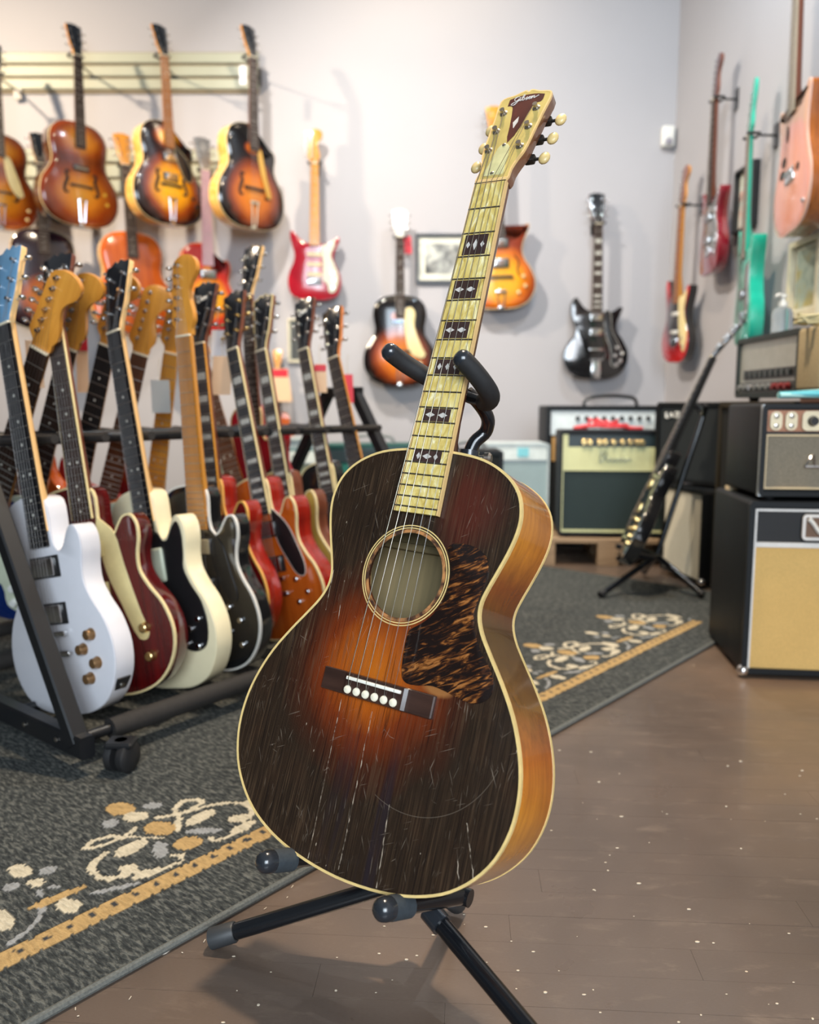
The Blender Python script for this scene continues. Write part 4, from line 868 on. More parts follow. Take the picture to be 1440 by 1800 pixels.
for s in (-1,1):
    MB(hy).prism([p for p in ([(s*hwid(YE)/2,YE),(s*hwid(YN)/2,YN),(s*(hwid(YN)/2-1.7),YN),(s*(hwid(YE)/2-1.7),YE)][::1 if s > 0 else -1])], 1.2, 7.9).obj('board_binding', EDGE, fbd, 0)
    MB(hy).prism([p for p in ([(s*(hwid(YE)/2-1.7),YE),(s*(hwid(YN)/2-1.7),YN),(s*(hwid(YN)/2-2.3),YN),(s*(hwid(YE)/2-2.3),YE)][::1 if s > 0 else -1])], 1.2, 8.05).obj('inlay_line', DKL, fbd, 0)
fw = MB().tube([(-500,0,0),(500,0,0)], 1.05, 8).mesh('fret', plain('hero_fret', (.30,.28,.24), .3, 1.0), 60)
for k in range(1, 20):
    y = SC/2**(k/12); put(fw, 'fret', fbd, (0, (y+TY)/1000, .00815), (0,0,0), ((hwid(y)-1.5)/1000, 1, 1))
BLOCKW = wood('block_rosewood', (.030,.014,.012), (.060,.030,.024), .35, .3)
SHELL = plain('mother_of_pearl', srgb(214,208,200), .2, 0, .4, .2, 120)
def dia(P, x, y, rx, ry): MB(hy).prism([(x+rx,y),(x,y+ry),(x-rx,y),(x,y-ry)], 8.1, 8.42).obj('diamond_inlay', SHELL, P, 0)
for k, dd in ((3,'vVv'),(5,'hh'),(7,'hh'),(9,'vvv'),(12,'hh'),(15,'vhv')):
    ya = SC/2**(k/12); yb_ = SC/2**((k-1)/12); w = hwid(ya)*.335; c = (ya+yb_)/2; hh = (yb_-ya)*.43
    b = MB(hy).box(-w-1, w-1, c-hh, c+hh, 7.9, 8.2).obj('block_inlay', BLOCKW, fbd, 0)
    n_ = len(dd)
    for i, q in enumerate(dd):
        x = (i-(n_-1)/2)*(2*w/n_)*.92-1
        if q == 'h': dia(b, x, c, 6.6, 3.4)
        else: dia(b, x, c, 3.0 if q == 'v' else 3.2, min(hh*.62, 4.4) if q == 'v' else min(hh*.9, 7.5))
MB(hy).box(-22,22,YN+.3,YN+4.5,1,9.0,.6).obj('nut', EDGE, hero); MB(hy).box(-22,22,YN-.4,YN+.4,1,8.6).obj('nut_line', DKL, hero, 0)
# headstock
HA = math.radians(14.5); hc, hs_ = math.cos(HA), math.sin(HA)
hh = lambda p: Vector((p.x, YN+TY + p.y*hc + p.z*hs_, 8 + p.z*hc - p.y*hs_))
ho = catmull([(22,2),(23,20),(26.5,36),(31,50),(33.5,80),(35.5,112),(38,148),(34,153.5),(19,157),(9,161.5),(4,162.5),(1,159.5),(-2,162.5),(-7,161.5),(-17,157),(-32,153.5),(-36,148),(-34,112),(-32,80),(-29.5,50),(-25,36),(-22,20),(-21.5,2)], 3)
hd = MB(hh).prism(ho, -17, -3, 0, 2, 2).obj('headstock', wood('head_side', srgb(86,50,34), srgb(128,84,58), .2, .6), hero, 40)
PEARLH = plain('head_pearloid', srgb(206,182,106), .24, 0, .5, .2, 26)
MB(hh).prism(ho, -3, -1.2).obj('headstock_binding', EDGE, hd, 40); MB(hh).ring(inset(ho,-.1), 2.2, -1.3, .25).obj('edge_trim', EDGE, hd, 40)
MB(hh).prism(inset(ho, 1.4), -1.2, 0).obj('headstock_face', PEARLH, hd, 20, 'yellowed pearloid headstock veneer')
ve = catmull([(-22.5,149),(-12,152.5),(1,153.5),(15,152.5),(27.5,149)], 4, False) + catmull([(28,140),(26,136),(20,134.5),(16.5,131)], 3, False) + [(13.6,115),(11,94),(6.9,78),(.7,67),(-2.8,78),(-5.2,95),(-9.8,119)] + catmull([(-13,132),(-16,136),(-22,137)], 3, False)
ve = ve[::-1]; a2 = sum(ve[i-1][0]*ve[i][1]-ve[i][0]*ve[i-1][1] for i in range(len(ve))); ve = ve if a2 > 0 else ve[::-1]
v = MB(hh).prism(ve, -.2, .35).obj('head_veneer', wood('veneer_rosewood', srgb(64,28,22), srgb(92,42,30), .24, .5), hd, 0, 'red-brown wedge on the headstock')
dm = [(2.5,113),(4.2,103),(1,92),(-3.0,103)]
MB(hh).prism(dm[::-1] if True else dm, .3, .6).obj('diamond_inlay', SHELL, hd, 0)
GIB = [[(-7.5,149.5),(-9,152),(-12.5,152.6),(-15.6,149.6),(-14,146),(-10.4,145.6),(-8.8,149),(-10,143),(-14,138),(-18,139.4),(-14.6,143),(-8,144.6)],
       [(-8,144.6),(-6.4,148.6),(-6.5,144.6),(-4.8,144.8)], [(-4.8,144.8),(-2,154),(-3.2,155.4),(-4,147),(-2.4,144.4),(-.2,146.6),(-1.6,149)],
       [(-1.6,148.6),(1.4,147),(3,150),(2.6,147),(3.6,145),(1.6,144.4)], [(3.6,145),(5.6,148.8),(7.6,149.6),(8.6,146.8),(6.8,144.8),(5.4,147),(7.4,149.4)],
       [(8.6,147.4),(10.2,149.8),(10,145),(11.8,149.4),(13.4,149.8),(13.4,145.6),(15.4,146.6),(20,149.6)], [(-6.2,150.6),(-5.8,151.2)]]
m = MB(hh)
for s_ in GIB: m.tube([(p[0]*.98, p[1]*.6+58.2 if False else p[1]-1, .42) for p in catmull(s_, 5, False)], .62, 6)
m.obj('script_logo', SHELL, hd, 60, 'pearl script lettering on the headstock')
tr = catmull([(-14,11),(0,10.5),(13,11),(11.5,30),(9.5,50),(7.5,58),(3.5,63),(-1,65),(-5.5,63),(-8.5,58),(-10,50),(-12,30)], 3)
tc = MB(hh).prism(tr, 0, 1.6, .6).obj('truss_cover', plain('green_pearloid', srgb(206,202,150), .2, 0, .5, .22, 70), hd, 30, 'pale bell-shaped truss rod cover')
for y_ in (13.5, 62): MB(hh).lathe([(2.6,1.4),(2.6,2.3),(1.6,2.7)], (-1 if y_ > 20 else -1.5, y_, 0), n=10).obj('screw', NICKEL, tc)
PINM = plain('old_nickel', (.42,.39,.36), .3, 1.0); PLATE = plain('gear_plate', (.05,.045,.04), .4, .8); BTN = plain('aged_ivory_button', srgb(226,198,134), .42, 0, .3, .18, 40)
for s in (-1,1):
    for y_ in (57,91,124):
        px_ = s*(21+.02*y_); q = hh(Vector((px_, y_, 0)))
        pz = MB().lathe([(5.2,0),(5.2,.8),(4.2,1.2),(4.2,1.9),(2.7,2.2),(2.6,6),(3.3,6.4),(3.3,7.4)], n=14)
        po_ = pz.obj('tuner_post', PINM, hd, 40); po_.location = q*.001; po_.rotation_euler = (-HA,0,0)
        ed = 25+.03*y_; yo = y_-2
        g = MB(hh); g.box(px_-s*0-7, px_+7, yo-4, yo+14, -21, -17, 1); lo, hi_ = sorted((px_, s*(ed+2))); lo, hi_ = sorted((px_, s*(ed+9.5))); g.box(lo, hi_, yo-5.5, yo+5.5, -25, -16, 2); g.tube([(s*(ed-2), yo, -21), (s*(ed+15), yo, -21)], 2.0, 8)
        gp = g.obj('tuner_gear', PLATE, hd, 40)
        MB(hh).ell((s*(ed+22), yo, -21), 7.6, 9.4, 5.2, 14, 8).obj('tuner_button', BTN, hd, 60)
# strings
for i in range(6):
    f = i/5-.5; xs = PX[i]; r = (.62,.52,.43,.36,.28,.24)[i]
    s = -1 if i < 3 else 1; y_ = (57,91,124)[i if i < 3 else 5-i]; q = hh(Vector((s*(21+.02*y_)-s*2.5, y_, 5.5))); q = Vector((q.x, q.y-TY, q.z))
    MB(hy).tube([(xs,-12,9),(xs,-6,10.5),(xs,.0,12.6),(f*36-.5, YN+1.5, 10.0),tuple(q)], r, 6).obj('string', plain('bronze_string', (.60,.55,.45), .32, 1.0) if i < 4 else STEEL, hero, 60)

# ------------------------------------------------------------------ its stand
STB = plain('stand_black', (.006,.007,.009), .2, 0, .2); FOAMB = plain('stand_foam', srgb(52,60,66), .8, 0, 0, .25, 200); FOAMK = plain('yoke_foam', (.014,.014,.015), .7, 0, 0, .3, 200); CAPM = plain('end_cap', (.020,.024,.030), .22, 0, .4)
hub = Vector((.0, .952, .105))
stand = thing('guitar_stand', 'black tubular tripod stand holding the sunburst acoustic guitar', 'guitar stand', None, None, (hub.x, hub.y, 0)); SO = Vector((hub.x, hub.y, 0))
def sp(p): return tuple(Vector(p)-SO)
def tubeW(P, r, name, mat, n=14, par=None): return MB().tube([sp(p) for p in P], r, n).obj(name, mat, par or stand, 40, None, 1.0)
p1 = Vector((-.164,.862,.181)); q1 = Vector((-.072,.962,.133)); p2 = Vector((-.029,.786,.173)); q2 = Vector((.062,.884,.126))
for a, b in ((p1,q1),(p2,q2)):
    d_ = (b-a).normalized(); arm = tubeW([a+d_*.03, b], .0095, 'cradle_arm', STB)
    tubeW([a+d_*.008, a+d_*.016, a+d_*.042], [.0122,.0132,.0132], 'foam_sleeve', FOAMB, 16, arm)
    MB().lathe([(.0128,.012),(.0130,.006),(.0118,-.001),(.0085,-.005),(.004,-.007)], sp(a), tuple(d_), 16).obj('end_cap', CAPM, arm, 60, None, 1.0)
tubeW([q1, (q1+q2)/2, q2+(q2-q1)*.06], .0105, 'cross_bar', STB)
feet = [atZ(372,1650,.012), atZ(803,1588,.012), Vector((.166,.744,.012))]
tops = [hub+Vector((.0,.0,.0)), (q1+q2)/2+Vector((.02,.0,-.004)), atZ(757,1602,.088)]
for f_, t_ in zip(feet, tops):
    d_ = (f_-t_).normalized(); leg = tubeW([t_, f_-d_*.012], .0105, 'leg', STB)
    tubeW([f_-d_*.034, f_-d_*.032, f_], [.0118,.0132,.0136], 'rubber_foot', plain('rubber_foot', (.030,.033,.036), .5), 16, leg)
    tubeW([t_-d_*.002, t_+d_*.022], .0138, 'collar', CAPM, 16, leg)
tubeW([hub-Vector((0,0,.012)), hub+Vector((0,0,.035))], .021, 'hub', CAPM, 18)
pt = hw3(-4,306,-92); tubeW([hub, hub.lerp(pt,.5)], .0125, 'pole', STB); tubeW([hub.lerp(pt,.48), pt], .0098, 'pole_extension', STB); tubeW([pt-(pt-hub).normalized()*.03, pt+Vector((0,0,.004))], .0128, 'pole_collar', CAPM)
kn = pt + Vector((.018,0,-.006)); MB().lathe([(.003,-.012),(.0042,0),(.0078,.002),(.0078,.008),(.005,.011)], sp(kn), (1,-.4,0), 12).obj('clamp_screw', NICKEL, stand, 40, None, 1.0)
pc = [pt, pt+HYv*.016+HX*.004, hw3(10,338,-96), hw3(16,352,-84), hw3(6,368,-66), hw3(-2,374,-52)]
tubeW([tuple(p) for p in catmull([tuple(p) for p in pc], 5, False)], .0088, 'gooseneck', STB)
yk = [(33,385,36),(42,377,22),(50,367,4),(51,360,-16),(40,358,-34),(20,362,-45),(0,368,-49),(-30,378,-46),(-60,389,-34),(-80,397,-14),(-92,404,10)]
yc = [tuple(hw3(*p)) for p in catmull(yk, 4, False)]; n_ = len(yc)
tubeW(yc, .0072, 'yoke', STB)
tubeW(yc[1:int(n_*.47)], .0118, 'yoke_foam', FOAMK, 18); tubeW(yc[int(n_*.63):n_-1], .0118, 'yoke_foam', FOAMK, 18)
for a, b in ((yc[0], yc[2]), (yc[-1], yc[-3])):
    d_ = (Vector(b)-Vector(a)).normalized()
    MB().lathe([(.0112,.006),(.0118,.003),(.0108,-.002),(.0075,-.006),(.003,-.0075)], sp(a), tuple(d_), 18).obj('yoke_cap', CAPM, stand, 60, None, 1.0)

# ------------------------------------------------------------------ amplifiers. local frame: x right along the front, y back, z up, front face y = 0 (metres)
def cloth(name, c, weave=700, rough=.8, var=.35):
    if name in MATS: return MATS[name]
    t = T(name); P = t.obj(); a = t.noise(P, weave, 2, .6); b = t.noise(P, 9, 3)
    mul = t.n('ShaderNodeMix', data_type='RGBA', blend_type='MULTIPLY'); mul.inputs[0].default_value = 1; t.put(mul.inputs[6], c); t.put(mul.inputs[7], t.ramp(a, [(.3,(1-var,)*3),(.65,(1,1,1))]))
    col = t.mix(.3, mul.outputs[2], t.ramp(b, [(.3,(.8,.78,.74)),(.7,(1,1,1))]), 'MULTIPLY')
    t.bump(a, .3, .001); MATS[name] = t.set(col, rough, 0, 0, .25); return MATS[name]
def tolex(name, c, rough=.5): return cloth(name, c, 300, rough, .3)
TOLB = tolex('black_tolex', (.008,.010,.012), .5); TOLG = tolex('grey_tolex', srgb(54,62,62), .5); TOLO = tolex('olive_tolex', srgb(52,46,34), .6)
PIPW = plain('white_piping', srgb(222,218,212), .45); PIPC = plain('cream_piping', srgb(214,190,148), .5)
def amp(label, loc, yaw, w, h, d, shell, cat='amplifier', group=None, border=.018, grille=None, piping=None, gz=(None,None), name='amplifier', feet=True):
    G = thing(name, label, cat, yawed(loc, yaw), group)
    b = MB(); x0, x1 = 0, w; f = .012 if feet else 0
    b.box(x0, x1, .014, d, f, h, .010, 3)
    O = [(0,f),(w,f),(w,h),(0,h)]
    xf = MB(lambda p: Vector((p.x, -p.z, p.y))); xf.ring(rrect(0,w,f,h,.012,3), border, -.030, .0); 
    b.add([tuple(v) for v in xf.v], xf.f)
    b.obj('cabinet', shell, G, 40, None, 1.0)
    fm = lambda y: MB(lambda p: Vector((p.x, y - p.z, p.y)))
    z0 = gz[0] if gz[0] is not None else f+border; z1 = gz[1] if gz[1] is not None else h-border
    if grille: fm(.012).prism([(border,z0),(w-border,z0),(w-border,z1),(border,z1)], -.002, .003).obj('grille', grille, G, 0, None, 1.0)
    if piping: fm(.009).ring([(border,z0),(w-border,z0),(w-border,z1),(border,z1)], .006, -.004, .004).obj('piping', piping, G, 0, None, 1.0)
    if feet:
        for x in (.04, w-.04):
            for y in (.05, d-.04): MB().lathe([(.014,0),(.018,.013)], (x,y,0), n=12).obj('foot', RUBB, G, 40, None, 1.0)
    return G
def panel(G, x0, x1, z0, z1, mat, y=.006, name='control_panel', th=.006, label=None):
    return MB(lambda p: Vector((p.x, y - p.z, p.y))).prism([(x0,z0),(x1,z0),(x1,z1),(x0,z1)], -.006, th-.006).obj(name, mat, G, 0, label, 1.0)
def aknob(P, x, z, r, mat, y=0, n=14, l=.014): return MB().lathe([(r*1.15,0),(r*1.15,.002),(r,.003),(r*.9,l)], (x,y,z), (0,-1,0), n).obj('knob', mat, P, 40, None, 1.0)
def handle(G, x, y, z, L=.20, hgt=.035, mat=None, axis='x'):
    P = [(x-L/2,y,z),(x-L/2+.012,y,z+hgt*.7),(x-L/4,y,z+hgt),(x+L/4,y,z+hgt),(x+L/2-.012,y,z+hgt*.7),(x+L/2,y,z)]
    return MB().tube(catmull(P,4,False), .009, 8).obj('handle', mat or BLKP, G, 50, None, 1.0)
def corner(G, x, z, y=0.0): return MB().ell((x,y+.01,z), .016,.016,.016,10,6).obj('corner', CHROME, G, 60, None, 1.0)

# big cabinet with the tan grille, bottom of the stack at the right edge
TAN = cloth('tan_grille', srgb(222,182,112), 520, .8, .25); CHAR = cloth('charcoal_vinyl', srgb(46,46,47), 300, .5, .2)
c0 = atZ(1311,1192)
A = amp('black speaker cabinet with a tan grille and white piping at the right frame edge', (c0.x-.012, c0.y, 0), -7.0, .50, .452, .36, TOLB, 'speaker cabinet', None, .014, TAN, None, (.022,.340), name='speaker_cabinet')
panel(A, .014, .486, .352, .428, CHAR, .010, 'header_panel')
fr = lambda z0, z1: [(.014,z0),(.486,z0),(.486,z1),(.014,z1)]
fm = MB(lambda p: Vector((p.x, .004 - p.z, p.y))); fm.ring(fr(.016,.434), .008, -.008, .001).obj('piping', PIPW, A, 0, None, 1.0)
MB(lambda p: Vector((p.x, .004 - p.z, p.y))).prism([(.02,.338),(.48,.338),(.48,.350),(.02,.350)], -.008, .001).obj('piping', PIPW, A, 0, None, 1.0)
bd = MB(lambda p: Vector((p.x, .004 - p.z, p.y))).prism(rrect(.128,.30,.360,.420,.008), -.004, .001).obj('badge', plain('badge_brown', srgb(112,84,64), .4), A, 0, 'silver-framed badge with white lettering', 1.0)
MB(lambda p: Vector((p.x, .001 - p.z, p.y))).ring(rrect(.126,.302,.358,.422,.010), .007, -.003, .003).obj('badge_frame', PIPW, bd, 0, None, 1.0)
MB(lambda p: Vector((p.x, -.001 - p.z, p.y))).tube(catmull([(.140,.411,0),(.150,.400,0),(.168,.376,0),(.176,.374,0),(.184,.388,0),(.196,.412,0)],4,False), [.007,.007]+[.0055]*18+[.004], 6).obj('letter', WHITEP, bd, 60, None, 1.0)
corner(A, .006, .018)
# amplifier on top of it
GRY = cloth('silver_brown_grille', srgb(140,130,112), 420, .7, .45)
B = amp('black amplifier head with a grey-brown grille and cream jack plates on the tan-grille cabinet', (c0.x+.012, c0.y+.012, .452), -5.5, .47, .240, .30, TOLB, 'amplifier', None, .012, GRY, PIPC, (.03,.165), name='amplifier')
pn = panel(B, .014, .456, .172, .224, plain('panel_copper', srgb(170,120,92), .3, .3), .010)
IVORY = plain('ivory_plate', srgb(238,222,186), .35, 0, .2)
for x in (.034, .070):
    j = MB(lambda p: Vector((p.x, .005 - p.z, p.y))).prism(rrect(x-.014,x+.014,.175,.221,.013), -.004, .001).obj('jack_plate', IVORY, pn, 0, None, 1.0)
    for z in (.186,.210): MB().lathe([(.006,0),(.006,.003),(.0035,.004)], (x,.004,z), (0,-1,0), 10).obj('jack', NICKEL, pn, 40, None, 1.0)
for k, x in enumerate((.120, .178, .236, .294)):
    MB(lambda p: Vector((p.x, .005 - p.z, p.y))).prism(rrect(x-.024,x+.024,.174,.222,.012), -.004, .001).obj('knob_plate', IVORY, pn, 0, None, 1.0); aknob(pn, x, .198, .011, BLKP if k % 2 == 0 else IVORY, .003)
MB(lambda p: Vector((p.x, .004 - p.z, p.y))).ring([(0,.012),(.47,.012),(.47,.238),(0,.238)], .006, -.012, .002).obj('front_edge', plain('pale_edge', srgb(176,184,188), .4, .3), B, 0, None, 1.0)
m = MB(lambda p: Vector((p.x, .004 - p.z, p.y)))
m.tube([(.108,.086,0),(.124,.116,0),(.128,.116,0),(.132,.086,0)], .003, 6).tube([(.108,.086,0),(.150,.086,0)], .003, 6).obj('logo', CHROME, B, 60, None, 1.0)
# twisted teal cables lying on the amplifier
tc_ = thing('cable_bundle', 'twisted bundle of teal cables lying on the black amplifier head', 'cable', None, None, (1.02, 2.06, .70))
TEALC = [plain('teal_cable', srgb(96,190,200), .45, 0, .2), plain('pale_teal_cable', srgb(176,226,220), .45, 0, .2), plain('deep_teal_cable', srgb(48,150,170), .45, 0, .2)]
for k in range(8):
    pts = []
    for i in range(15):
        f = i/14; a = f*5 + k*2*math.pi/8; r = .014*min(1, .25+f*2)
        pts.append((-.11 + f*.50, r*math.cos(a)*1.7 - .02 - .03*f, .011 + r*.62*(1+math.sin(a))*.9))
    MB().tube(catmull(pts,3,False), .0062, 8).obj('cable', TEALC[k % 3], tc_, 60, None, 1.0)
# tall olive cabinet, grey head, bottle, tan box, cable with yellow tape
XC = 1.095
C_ = amp('tall dark olive speaker cabinet behind the stack, carrying the grey amplifier head', (XC, 2.925, .009), -90, .555, .691, .34, TOLO, 'speaker cabinet', None, .02, cloth('dark_grille', (.02,.022,.022), 500), None, name='speaker_cabinet')
D_ = amp('grey amplifier head with silver strips and red knobs on the tall olive cabinet', (XC+.004, 2.80, .700), -90, .445, .205, .28, TOLG, 'amplifier', 'amplifier heads', .016, plain('silver_panel', srgb(176,180,174), .35, .3), None, name='amplifier')
panel(D_, .05, .425, .070, .100, plain('black_strip', (.02,.022,.022), .35), .006, 'dark_strip')
p_ = panel(D_, .03, .425, .028, .060, plain('charcoal_strip', srgb(70,72,72), .4), .006)
panel(D_, .05, .425, .134, .139, plain('grey_line', srgb(130,134,130), .4), .007, 'groove', .003)
for k in range(9): aknob(p_, .055+k*.042, .044, .010, plain('red_knob', srgb(120,26,26), .4) if k >= 6 else (CHROME if k == 2 else plain('grey_knob', srgb(110,112,110), .4)), .002)
for k in range(9): MB(lambda p: Vector((p.x, .000 - p.z, p.y))).box(.068+k*.038,.088+k*.038,.076,.094,-.002,.002,.001,1).obj('rocker_switch', plain('switch_grey', srgb(66,72,72), .4), p_, 0, None, 1.0)
bt = thing('pump_bottle', 'clear pump bottle of sanitizer standing on the grey amplifier head', 'bottle', None, None, (1.20, 2.70, .905))
gl = T('clear_plastic'); gl.b.inputs['Transmission Weight'].default_value = .85; gl.b.inputs['IOR'].default_value = 1.2; GLASS = gl.set(srgb(222,234,240), .12)
MB().lathe([(.028,0),(.032,.004),(.032,.075),(.026,.09),(.012,.097),(.012,.102)], n=20).obj('bottle_body', GLASS, bt, 40, None, 1.0)
pu = MB().lathe([(.014,.098),(.014,.112),(.006,.114),(.005,.126),(.012,.127),(.012,.134)], n=14).obj('pump', WHITEP, bt, 40, None, 1.0)
MB().tube([(0,0,.132),(-.02,-.012,.134),(-.034,-.02,.126)], .0045, 8).obj('spout', WHITEP, pu, 40, None, 1.0)
SUEDE = cloth('tan_suede', srgb(172,156,122), 160, .85, .2)
E_ = thing('amplifier_cover', 'tan covered amplifier box cut off by the right frame edge', 'amplifier', yawed((1.07, 2.165, .692), 0), None)
MB().box(0,.38,0,.14,.034,.205,.012,3).obj('cabinet', SUEDE, E_, 40, None, 1.0); MB().box(.016,.40,.004,.14,0,.036,.004,1).obj('base', plain('red_brown_base', srgb(122,82,58), .5), E_, 30, None, 1.0)
cc = thing('cable_coil', 'coiled beige cable bound with yellow tape on top of the tan box', 'cable', None, None, (1.06, 2.23, .897))
pts = []
for i in range(90):
    a = i*.42; r = .055+.012*math.sin(i*1.7); pts.append((.05+r*math.cos(a)*1.25, r*.7*math.sin(a), .006+.004*(i % 9)*.8))
MB().tube(pts, .0042, 6).obj('cable', plain('beige_cable', srgb(190,178,134), .6), cc, 60, None, 1.0)
MB().tube([(.10,-.030,.004),(.105,-.034,.03),(.11,-.012,.04),(.112,.0,.02)], .011, 8).obj('tape', plain('yellow_tape', srgb(226,200,70), .4), cc, 60, None, 1.0)
# small amplifiers between the stack and the black guitar
F_ = amp('small amplifier with a pale silver grille on the floor behind the black guitar stand', (1.033, 3.33, .009), -80, .318, .360, .20, TOLB, 'amplifier', None, .012, cloth('pale_grille', srgb(214,210,192), 400, .6, .2), None)
corner(F_, .310, .02)
G_ = amp('black amplifier with small white lettering stacked on the pale-grille amplifier', (1.02, 3.41, .369), -62, .42, .330, .22, TOLB, 'amplifier', None, .014, cloth('black_grille', (.02,.026,.030), 500), None)
m = MB(lambda p: Vector((p.x, .004 - p.z, p.y)))
for st in ([(.05,.290,0),(.05,.268,0),(.062,.268,0)],[(.068,.272,0),(.076,.286,0),(.084,.272,0)],[(.100,.268,0),(.100,.290,0),(.116,.290,0),(.112,.268,0)]): m.tube(st, .0045, 6)
m.obj('lettering', WHITEP, G_, 60, None, 1.0)

# ------------------------------------------------------------------ amplifiers along the back wall
YB = 3.95
def at_back(u0, Y): return (u0-720)/FPX*Y
K_ = amp('large black amplifier with a silver control panel standing behind the cream-panelled one', (.655, 3.95, 0), -1, .66, .685, .28, TOLB, 'amplifier', None, .022, cloth('dark_grille', (.02,.022,.022), 500), None, (.03,.53))
kp = panel(K_, .024, .52, .545, .66, plain('silver_panel_bright', srgb(222,232,234), .35), .008)
for k in range(9): aknob(kp, .15+k*.042, .625, .010, BLKP, .004)
panel(K_, .03, .055+.02, .42, .535, plain('cork', srgb(198,154,92), .7), .003, 'side_label', .006); handle(K_, .33, .12, .685, .26, .045)
pl = thing('pallet', 'low wooden pallet under the cream-panelled amplifier', 'pallet', yawed((.54, 3.50, 0), -5), None)
PWD = wood('pallet_wood', srgb(128,104,78), srgb(176,148,116), .75, 0, 'x', 30)
for k in range(5): MB().box(0,.66,.0+k*.105,.085+k*.105,.098,.118,.002,1).obj('deck_board', PWD, pl, 0, None, 1.0)
for x in (.0,.27,.56):
    for y in (.0,.21,.42): MB().box(x,x+.09,y,y+.09,.018,.098,.002,1).obj('block', PWD, pl, 0, None, 1.0)
    MB().box(x,x+.09,.0,.50,0,.018,.001,1).obj('skid', PWD, pl, 0, None, 1.0)
CRM = plain('cream_panel', srgb(218,220,166), .5, 0, .1, .06)
L_ = amp('cream-panelled amplifier with gold knobs and a dark green grille on the pallet', (.645, 3.52, .118), -5, .47, .462, .24, TOLB, 'amplifier', None, .012, cloth('green_black_grille', srgb(48,62,62), 420, .6, .3), None, (.03,.285))
lp = panel(L_, .035, .455, .392, .442, plain('teal_black_panel', srgb(32,48,52), .35), .004)
for k, x in enumerate((.10,.125,.165,.19,.225,.262,.295,.325,.345)): aknob(lp, x, .412, .011, GOLDM, .0)
panel(L_, .012, .458, .290, .392, CRM, .004, 'front_panel'); panel(L_, .012, .036, .290, .446, CRM, .0045, 'front_panel'); panel(L_, .012, .458, .014, .034, CRM, .004, 'bottom_strip'); panel(L_, .010, .017, .03, .29, CRM, .005, 'edge_strip')
m = MB(lambda p: Vector((p.x, -.001 - p.z, p.y)))
for st in ([(.165,.365),(.185,.372),(.20,.36),(.18,.335),(.168,.328),(.176,.362),(.196,.342),(.205,.33)],[(.205,.33),(.215,.345),(.222,.33),(.234,.345),(.238,.33),(.252,.346),(.256,.33),(.268,.345),(.274,.331),(.288,.342),(.30,.336)]): m.tube([(p[0],p[1],0) for p in catmull(st,4,False)], .0026, 6)
m.obj('script_logo', plain('logo_grey', srgb(150,160,150), .3, .5), L_, 60, None, 1.0)
rc = thing('cable_bundle', 'red cable heaped on top of the cream-panelled amplifier', 'cable', None, None, (.86, 3.60, .580))
for k in range(5):
    pts = []
    for i in range(22):
        q = i/21; a_ = q*(9+k)+k*1.3
        pts.append((-.12+.26*q+.022*math.cos(a_), .022*math.sin(a_)*1.4+.01*k-.02, .008+(.014+.009*k)*math.sin(math.pi*min(1,q*1.15))*(.7+.3*math.sin(a_))))
    MB().tube(catmull(pts,3,False), .0062, 8).obj('cable', plain('red_cable', srgb(206,48,56), .45, 0, .2), rc, 60, None, 1.0)
N_ = amp('pale blue-grey amplifier with a white top strip right of the acoustic guitar', (.30, 3.72, 0), 0, .335, .515, .26, plain('pale_silver_shell', srgb(186,198,200), .5), 'amplifier', None, .010, cloth('blue_grey_grille', srgb(160,180,182), 400, .7, .15), None, (.02,.43))
panel(N_, .012, .323, .44, .505, plain('white_strip', srgb(222,232,228), .35), .004); panel(N_, .19, .24, .455, .495, plain('cyan_label', srgb(130,210,220), .4), .000, 'label_plate', .006)
O_ = amp('low black amplifier standing beside the pale blue-grey one behind the acoustic guitar', (.00, 3.40, 0), 0, .39, .500, .26, TOLB, 'amplifier', None, .016, cloth('dark_grille', (.02,.022,.022), 500), None); handle(O_, .26, .13, .50, .14, .03, plain('grey_handle', srgb(130,134,134), .5))
Pm = amp('white-panelled amplifier with a sage green grille seen between the rack necks', (-.98, 4.15, 0), 0, .53, .520, .26, plain('silver_shell', srgb(176,190,190), .45, .2), 'amplifier', None, .012, cloth('sage_grille', srgb(140,152,132), 420, .7, .2), None, (.03,.385))
panel(Pm, .012, .518, .395, .455, plain('white_strip', srgb(222,232,228), .35), .002); panel(Pm, .012, .518, .458, .468, plain('teal_strip', srgb(74,120,122), .4), .002, 'trim_strip')
for k in range(6): aknob(Pm, .1+k*.06, .425, .011, plain('skirt_knob', srgb(40,44,46), .4), -.004)
Q_ = amp('dark green amplifier with a cream lower edge left of the acoustic guitar body', (-.43, 4.15, 0), 0, .46, .490, .26, plain('green_shell', srgb(22,84,76), .4), 'amplifier', None, .012, cloth('teal_grille', srgb(38,110,100), 420, .7, .2), None, (.33,.395))
panel(Q_, .012, .448, .40, .46, plain('teal_black_panel', srgb(32,48,52), .35), .004); panel(Q_, .012, .448, .02, .325, CRM, .004, 'front_panel'); handle(Q_, .24, .13, .49, .22, .04, plain('grey_handle', srgb(130,134,134), .5))

